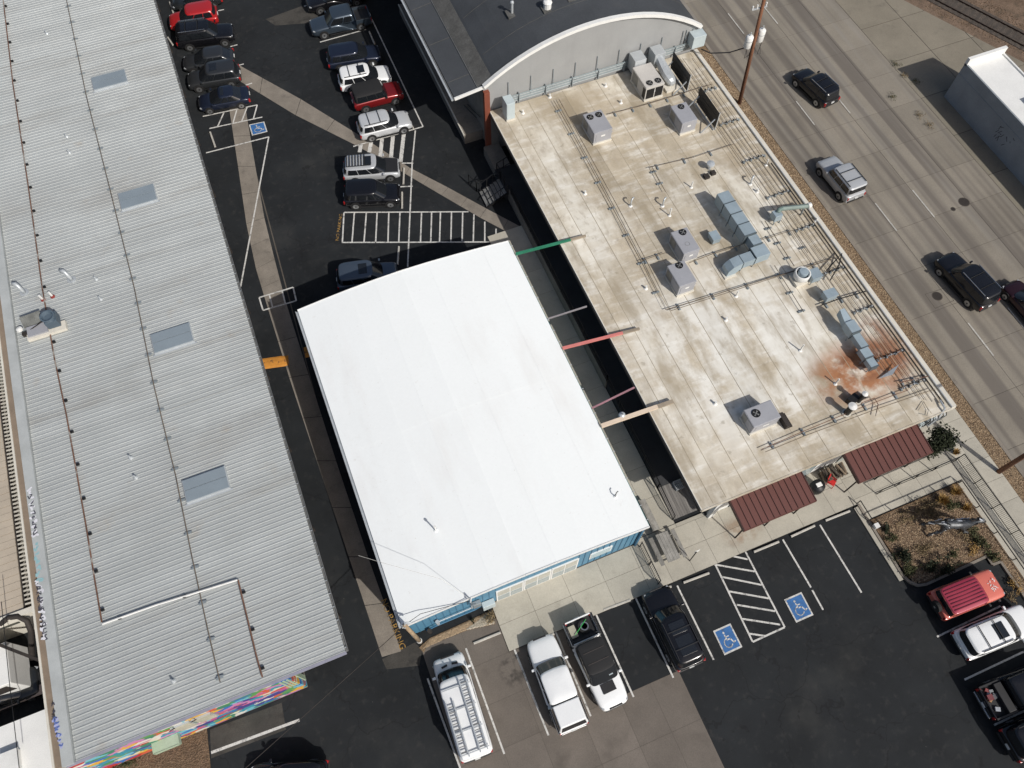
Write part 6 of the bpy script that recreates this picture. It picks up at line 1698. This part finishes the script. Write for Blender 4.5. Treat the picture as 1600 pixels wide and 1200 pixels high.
vehicle('hatch', 'dark grey hatchback directly below the black car in the left row', (286, 99), (366, 88), GREY, group=LOT)
vehicle('suv', 'graphite car with a dark sunroof between the hatchback and the blue sedan', (294, 127), (375, 114), GREY, group=LOT, sunroof=1, length=4.55)
vehicle('sedan', 'dark blue sedan at the lower end of the left row', (310, 161), (390, 147), NAVY, group=LOT, sunroof=1)
vehicle('truck4', 'black pickup cut off by the top edge in the middle row', (478, 8), (572, -14), BLACK, 'pickup', group=LOT)
vehicle('truck4', 'slate blue pickup with an open bed at the top of the middle row', (485, 45), (578, 24), SLATE, 'pickup', group=LOT)
vehicle('suv', 'navy car mostly in shade above the white one', (594, 82), (512, 95), NAVY, group=LOT)
vehicle('suv', 'white car with a dark sunroof in the middle row', (610, 114), (530, 130), WHITE, group=LOT, sunroof=1, rails=2)
SOFT = mat('black_soft_top', (.012, .012, .013), .85)
vehicle('boxy', 'dark red boxy off-roader with a black soft top', (628, 140), (551, 160), RED if False else DRED, group=LOT, roof=SOFT, cabin=SOFT, black_trim=True, length=4.4)
vehicle('suv', 'light silver car with roof bars just above the striped walkway', (641, 185), (560, 205), LSILV, group=LOT, rails=2)
def rack(i):
    t, L = i['t'], i['L']
    for k in range(7):
        xx = i['xr'] + .15 + k * (i['xf'] - i['xr'] - .55) / 8
        ob('rack_bar', MB().beam((xx, -.62, i['zr'] + .10), (xx, .62, i['zr'] + .10), .07, .03), trim_black, t)
    for s_ in (-.62, .62):
        ob('rack_side', MB().beam((i['xr'] + .1, s_, i['zr'] + .12), (i['xf'] - .35, s_, i['zr'] + .12), .04, .06), trim_black, t)
vehicle('suv', 'silver car with a black roof rack and black bonnet', (625, 261), (537, 268), SILVER, group=LOT, sunroof=1, hood=trim_black, extra=rack)
vehicle('suv', 'glossy black car just above the no parking bay', (626, 302), (538, 306), BLACK, group=LOT)
vehicle('suv', 'blue grey car half hidden behind the white roof', (622, 425), (527, 438), BGREY, group=LOT, sunroof=1)
ROADG = 'cars driving on the street'
vehicle('suv', 'black car in the middle lane nearest the top of the street', (1249, 113), (1299, 160), BLACK, group=ROADG, rails=1, name='driving_car')
vehicle('boxy', 'silver car driving in the lane next to the tan roof', (1288, 250), (1337, 310), SILVER, group=ROADG, rails=2, name='driving_car')
vehicle('big', 'big black car in the middle of the street', (1473, 401), (1545, 479), BLACK, group=ROADG, rails=1, name='driving_car')
vehicle('sedan', 'dark maroon car cut off by the right edge on the street', (1577, 441), (1640, 512), MAROON, group=ROADG, name='driving_car')
FR = 'cars parked in the front lot'
def ladders(i):
    t, L = i['t'], i['L']
    zr = i['zr'] + .16
    for k in range(4):
        xx = -L * .44 + k * L * .2
        ob('rack_bar', MB().beam((xx, -.85, zr - .06), (xx, .85, zr - .06), .06, .04), galv, t)
    for (ya, yb, x0, x1, off, lab) in [(-.30, -.72, -L * .47, L * .22, .0, 'long'), (.78, .36, -L * .47, L * .05, .0, 'short')]:
        l = thing('ladder', 'longer aluminium ladder lying on the right of the white van roof' if lab == 'long' else 'shorter aluminium ladder lying on the left of the white van roof', 'ladder', (0, 0, 0))
        l.location = t.location + Vector((0, 0, 0)); l.rotation_euler = t.rotation_euler
        l.location.z += zr
        for y in (ya, yb):
            ob('side_rail', MB().beam((x0, y, 0), (x1, y, 0), .07, .08), galv, l)
        n = int((x1 - x0) / .28)
        for k in range(1, n):
            xx = x0 + (x1 - x0) * k / n
            ob('rung', MB().beam((xx, ya, .01), (xx, yb, .01), .05, .04), conduit_grey, l)
        for y in (ya - .05, ya + .05):
            pass
    for s_ in (-.32, .32):
        ob('bonnet_vent', MB().obox((L * .40, s_), .12, .36, i['HOOD'] - .05, i['HOOD'] - .005, s_ * .5), trim_black, t)
    ob('paper', MB().box(L * .27, L * .29, -.1, .1, 1.4, 1.42), white_pipe, t)
vehicle('van', 'white work van carrying ladders on its roof', (701, 1033), (744, 1176), WHITE, 'van', z=.6, length=5.9, extra=ladders, group=FR)
def capped(i):
    t, L, hw = i['t'], i['L'], i['hw']
    x0, x1 = -.487 * L, (i['bx'] + .012) * L
    z0, z1 = i['BELT'] + .045, i['H'] - .03
    mb = MB().add([(x0, -hw * .93, z0), (x1, -hw * .93, z0), (x1, hw * .93, z0), (x0, hw * .93, z0), (x0 + .22, -hw * .80, z1), (x1, -hw * .80, z1), (x1, hw * .80, z1), (x0 + .22, hw * .80, z1)], [(3, 2, 1, 0), (4, 5, 6, 7), (0, 1, 5, 4), (1, 2, 6, 5), (2, 3, 7, 6), (3, 0, 4, 7)])
    cp_ = ob('bed_cap_shell', mb, WHITE, t, bevel=.05)
    for s_ in (-1, 1):
        def q(u, v):
            a = Vector((x0 + .22 * v + (x1 - x0 - .22 * v) * u, s_ * hw * (.93 - .13 * v), z0 + (z1 - z0) * v)); return a + Vector((0, s_ * .014, .006))
        ob('side_window', MB().add([q(.06, .2), q(.94, .2), q(.94, .82), q(.06, .82)], [(0, 1, 2, 3) if s_ < 0 else (3, 2, 1, 0)]), car_glass, cp_)
    ob('rear_window', MB().add([(x0 + .22 * .12 - .016, -hw * .8, z0 + (z1 - z0) * .12), (x0 + .22 * .12 - .016, hw * .8, z0 + (z1 - z0) * .12), (x0 + .22 * .88 - .016, hw * .72, z0 + (z1 - z0) * .88), (x0 + .22 * .88 - .016, -hw * .72, z0 + (z1 - z0) * .88)], [(3, 2, 1, 0)]), car_glass, cp_)
vehicle('truck4', 'white pickup with a white bed cap beside the black roofed truck', (843, 999), (896, 1137), WHITE, 'pickup', extra=capped, group=FR, length=5.5)
def spare(i):
    t, L = i['t'], i['L']
    w = ob('spare_wheel', MB().tube([(-L * .38, .2, .92), (-L * .38, .2, 1.16)], .40, 18), tyre_m, t)
    ob('rim', MB().lathe((-L * .38, .2), [(.26, 1.165), (.26, 1.17), (.19, 1.17), (.19, 1.165)], 16), rim_m, w)
    ob('bed_box', MB().box(-L * .44, -L * .31, -.78, -.36, .87, 1.12), mat('khaki_box', (.38, .36, .28), .7), t)
    ob('tow_strap', MB().beam((-L * .44, .45, 1.19), (-L * .33, -.55, 1.2), .035, .02), mat('green_strap', (.05, .45, .10), .5), t)
    for k in range(2):
        xx = i['xr'] + (i['xf'] - i['xr']) * (.33 + .36 * k)
        ob('roof_joint', MB().beam((xx, -.66, i['zr'] + .005), (xx, .66, i['zr'] + .005), .03, .02), mat('brown_joint', (.06, .05, .045), .7), t)
    ob('roll_bar', MB().beam((-L * .27, -.8, 1.3), (-L * .27, .8, 1.3), .07, .07), trim_black, t)
    ob('bonnet_decal', MB().box(L * .235, L * .34, -.42, .42, i['HOOD'] + .02, i['HOOD'] + .03), trim_black, t)
    ob('paper', MB().box(L * .17, L * .19, .3, .55, 1.4, 1.42), pale_box, t)
vehicle('truck4', 'white truck with a black roof and a spare wheel lying in its bed', (963, 1106), (900, 966), WHITE, 'pickup', roof=SOFT, cabin=trim_black, extra=spare, group=FR, black_trim=False, length=5.5)
vehicle('big', 'black car with a panelled roof in the front lot', (1022, 921), (1080, 1042), BLACK, group=FR, rails=2, sunroof=2)
def coral(i):
    t, L = i['t'], i['L']
    for k in range(7):
        y = -.60 + k * .2
        ob('roof_rib', MB().beam((i['xr'] + .12, y, i['zr'] + .012), (i['xf'] - .12, y, i['zr'] + .012), .05, .03), mat('crimson_rib', (.17, .012, .03), .5), t)
    rs_ = random.Random(4); mb = MB()
    for k in range(14):
        x, y = L * rs_.uniform(.31, .41), rs_.uniform(-.42, .42)
        mb.beam((x, y, i['HOOD'] + .005 + k * .0006), (x + rs_.uniform(-.15, .15), y + rs_.uniform(-.16, .16), i['HOOD'] + .005 + k * .0006), .045, .004)
    ob('bonnet_lettering', mb, white_pipe, t)
    w = ob('spare_wheel', MB().tube([(-L * .5, 0, 1.0), (-L * .55, 0, 1.0)], .36, 18), tyre_m, t)
    ob('emblem', MB().tube([(-L * .552, -.0, 1.0), (-L * .556, -.0, 1.0)], .1, 12), chrome, w)
vehicle('boxy', 'coral red car with a ribbed crimson roof and white lettering on its bonnet', (1561, 908), (1457, 950), CORAL, roof=CRIMSON, extra=coral, group=FR, length=4.5, black_trim=True)
vehicle('suv', 'white car with a sunroof at the right edge of the front lot', (1612, 963), (1494, 1012), WHITE, group=FR, sunroof=1, rails=2)
def tools(i):
    t, L = i['t'], i['L']
    ob('tool_chest', MB().box((i['bx'] - .10) * L, (i['bx'] - .015) * L, -.82, .82, .87, 1.24), trim_black, t, bevel=.02)
    cols = [(.22, .05, .05), (.14, .03, .035), (.35, .37, .40), (.20, .21, .22), (.33, .19, .09), (.09, .09, .10), (.28, .26, .27)]
    rs_ = random.Random(8)
    for k in range(11):
        c_ = cols[k % 7]
        x, y = L * rs_.uniform(-.44, -.28), rs_.uniform(-.65, .65)
        ob('bed_cargo', MB().obox((x, y), rs_.uniform(.15, .4), rs_.uniform(.12, .35), .865 + k * .001, 1.0 + rs_.random() * .14, rs_.random() * 3), mat('cargo_%d' % (k % 7), c_, .6, var=.2, scale=5), t)
vehicle('truck4', 'black pickup with tools in its open bed at the right edge', (1672, 1044), (1524, 1106), BLACK, 'pickup', extra=tools, group=FR)
vehicle('big', 'black car in the bottom right corner', (1702, 1108), (1570, 1168), BLACK, group=FR, rails=2)
vehicle('suv', 'black car cut off by the bottom edge left of the white van', (398, 1222), (505, 1215), BLACK, group='cars at the bottom edge')
vehicle('hatch', 'dark grey car in deep shade beside the left edge of the warehouse', (52, 1064), (-40, 1100), DGREY, group='cars at the left edge')
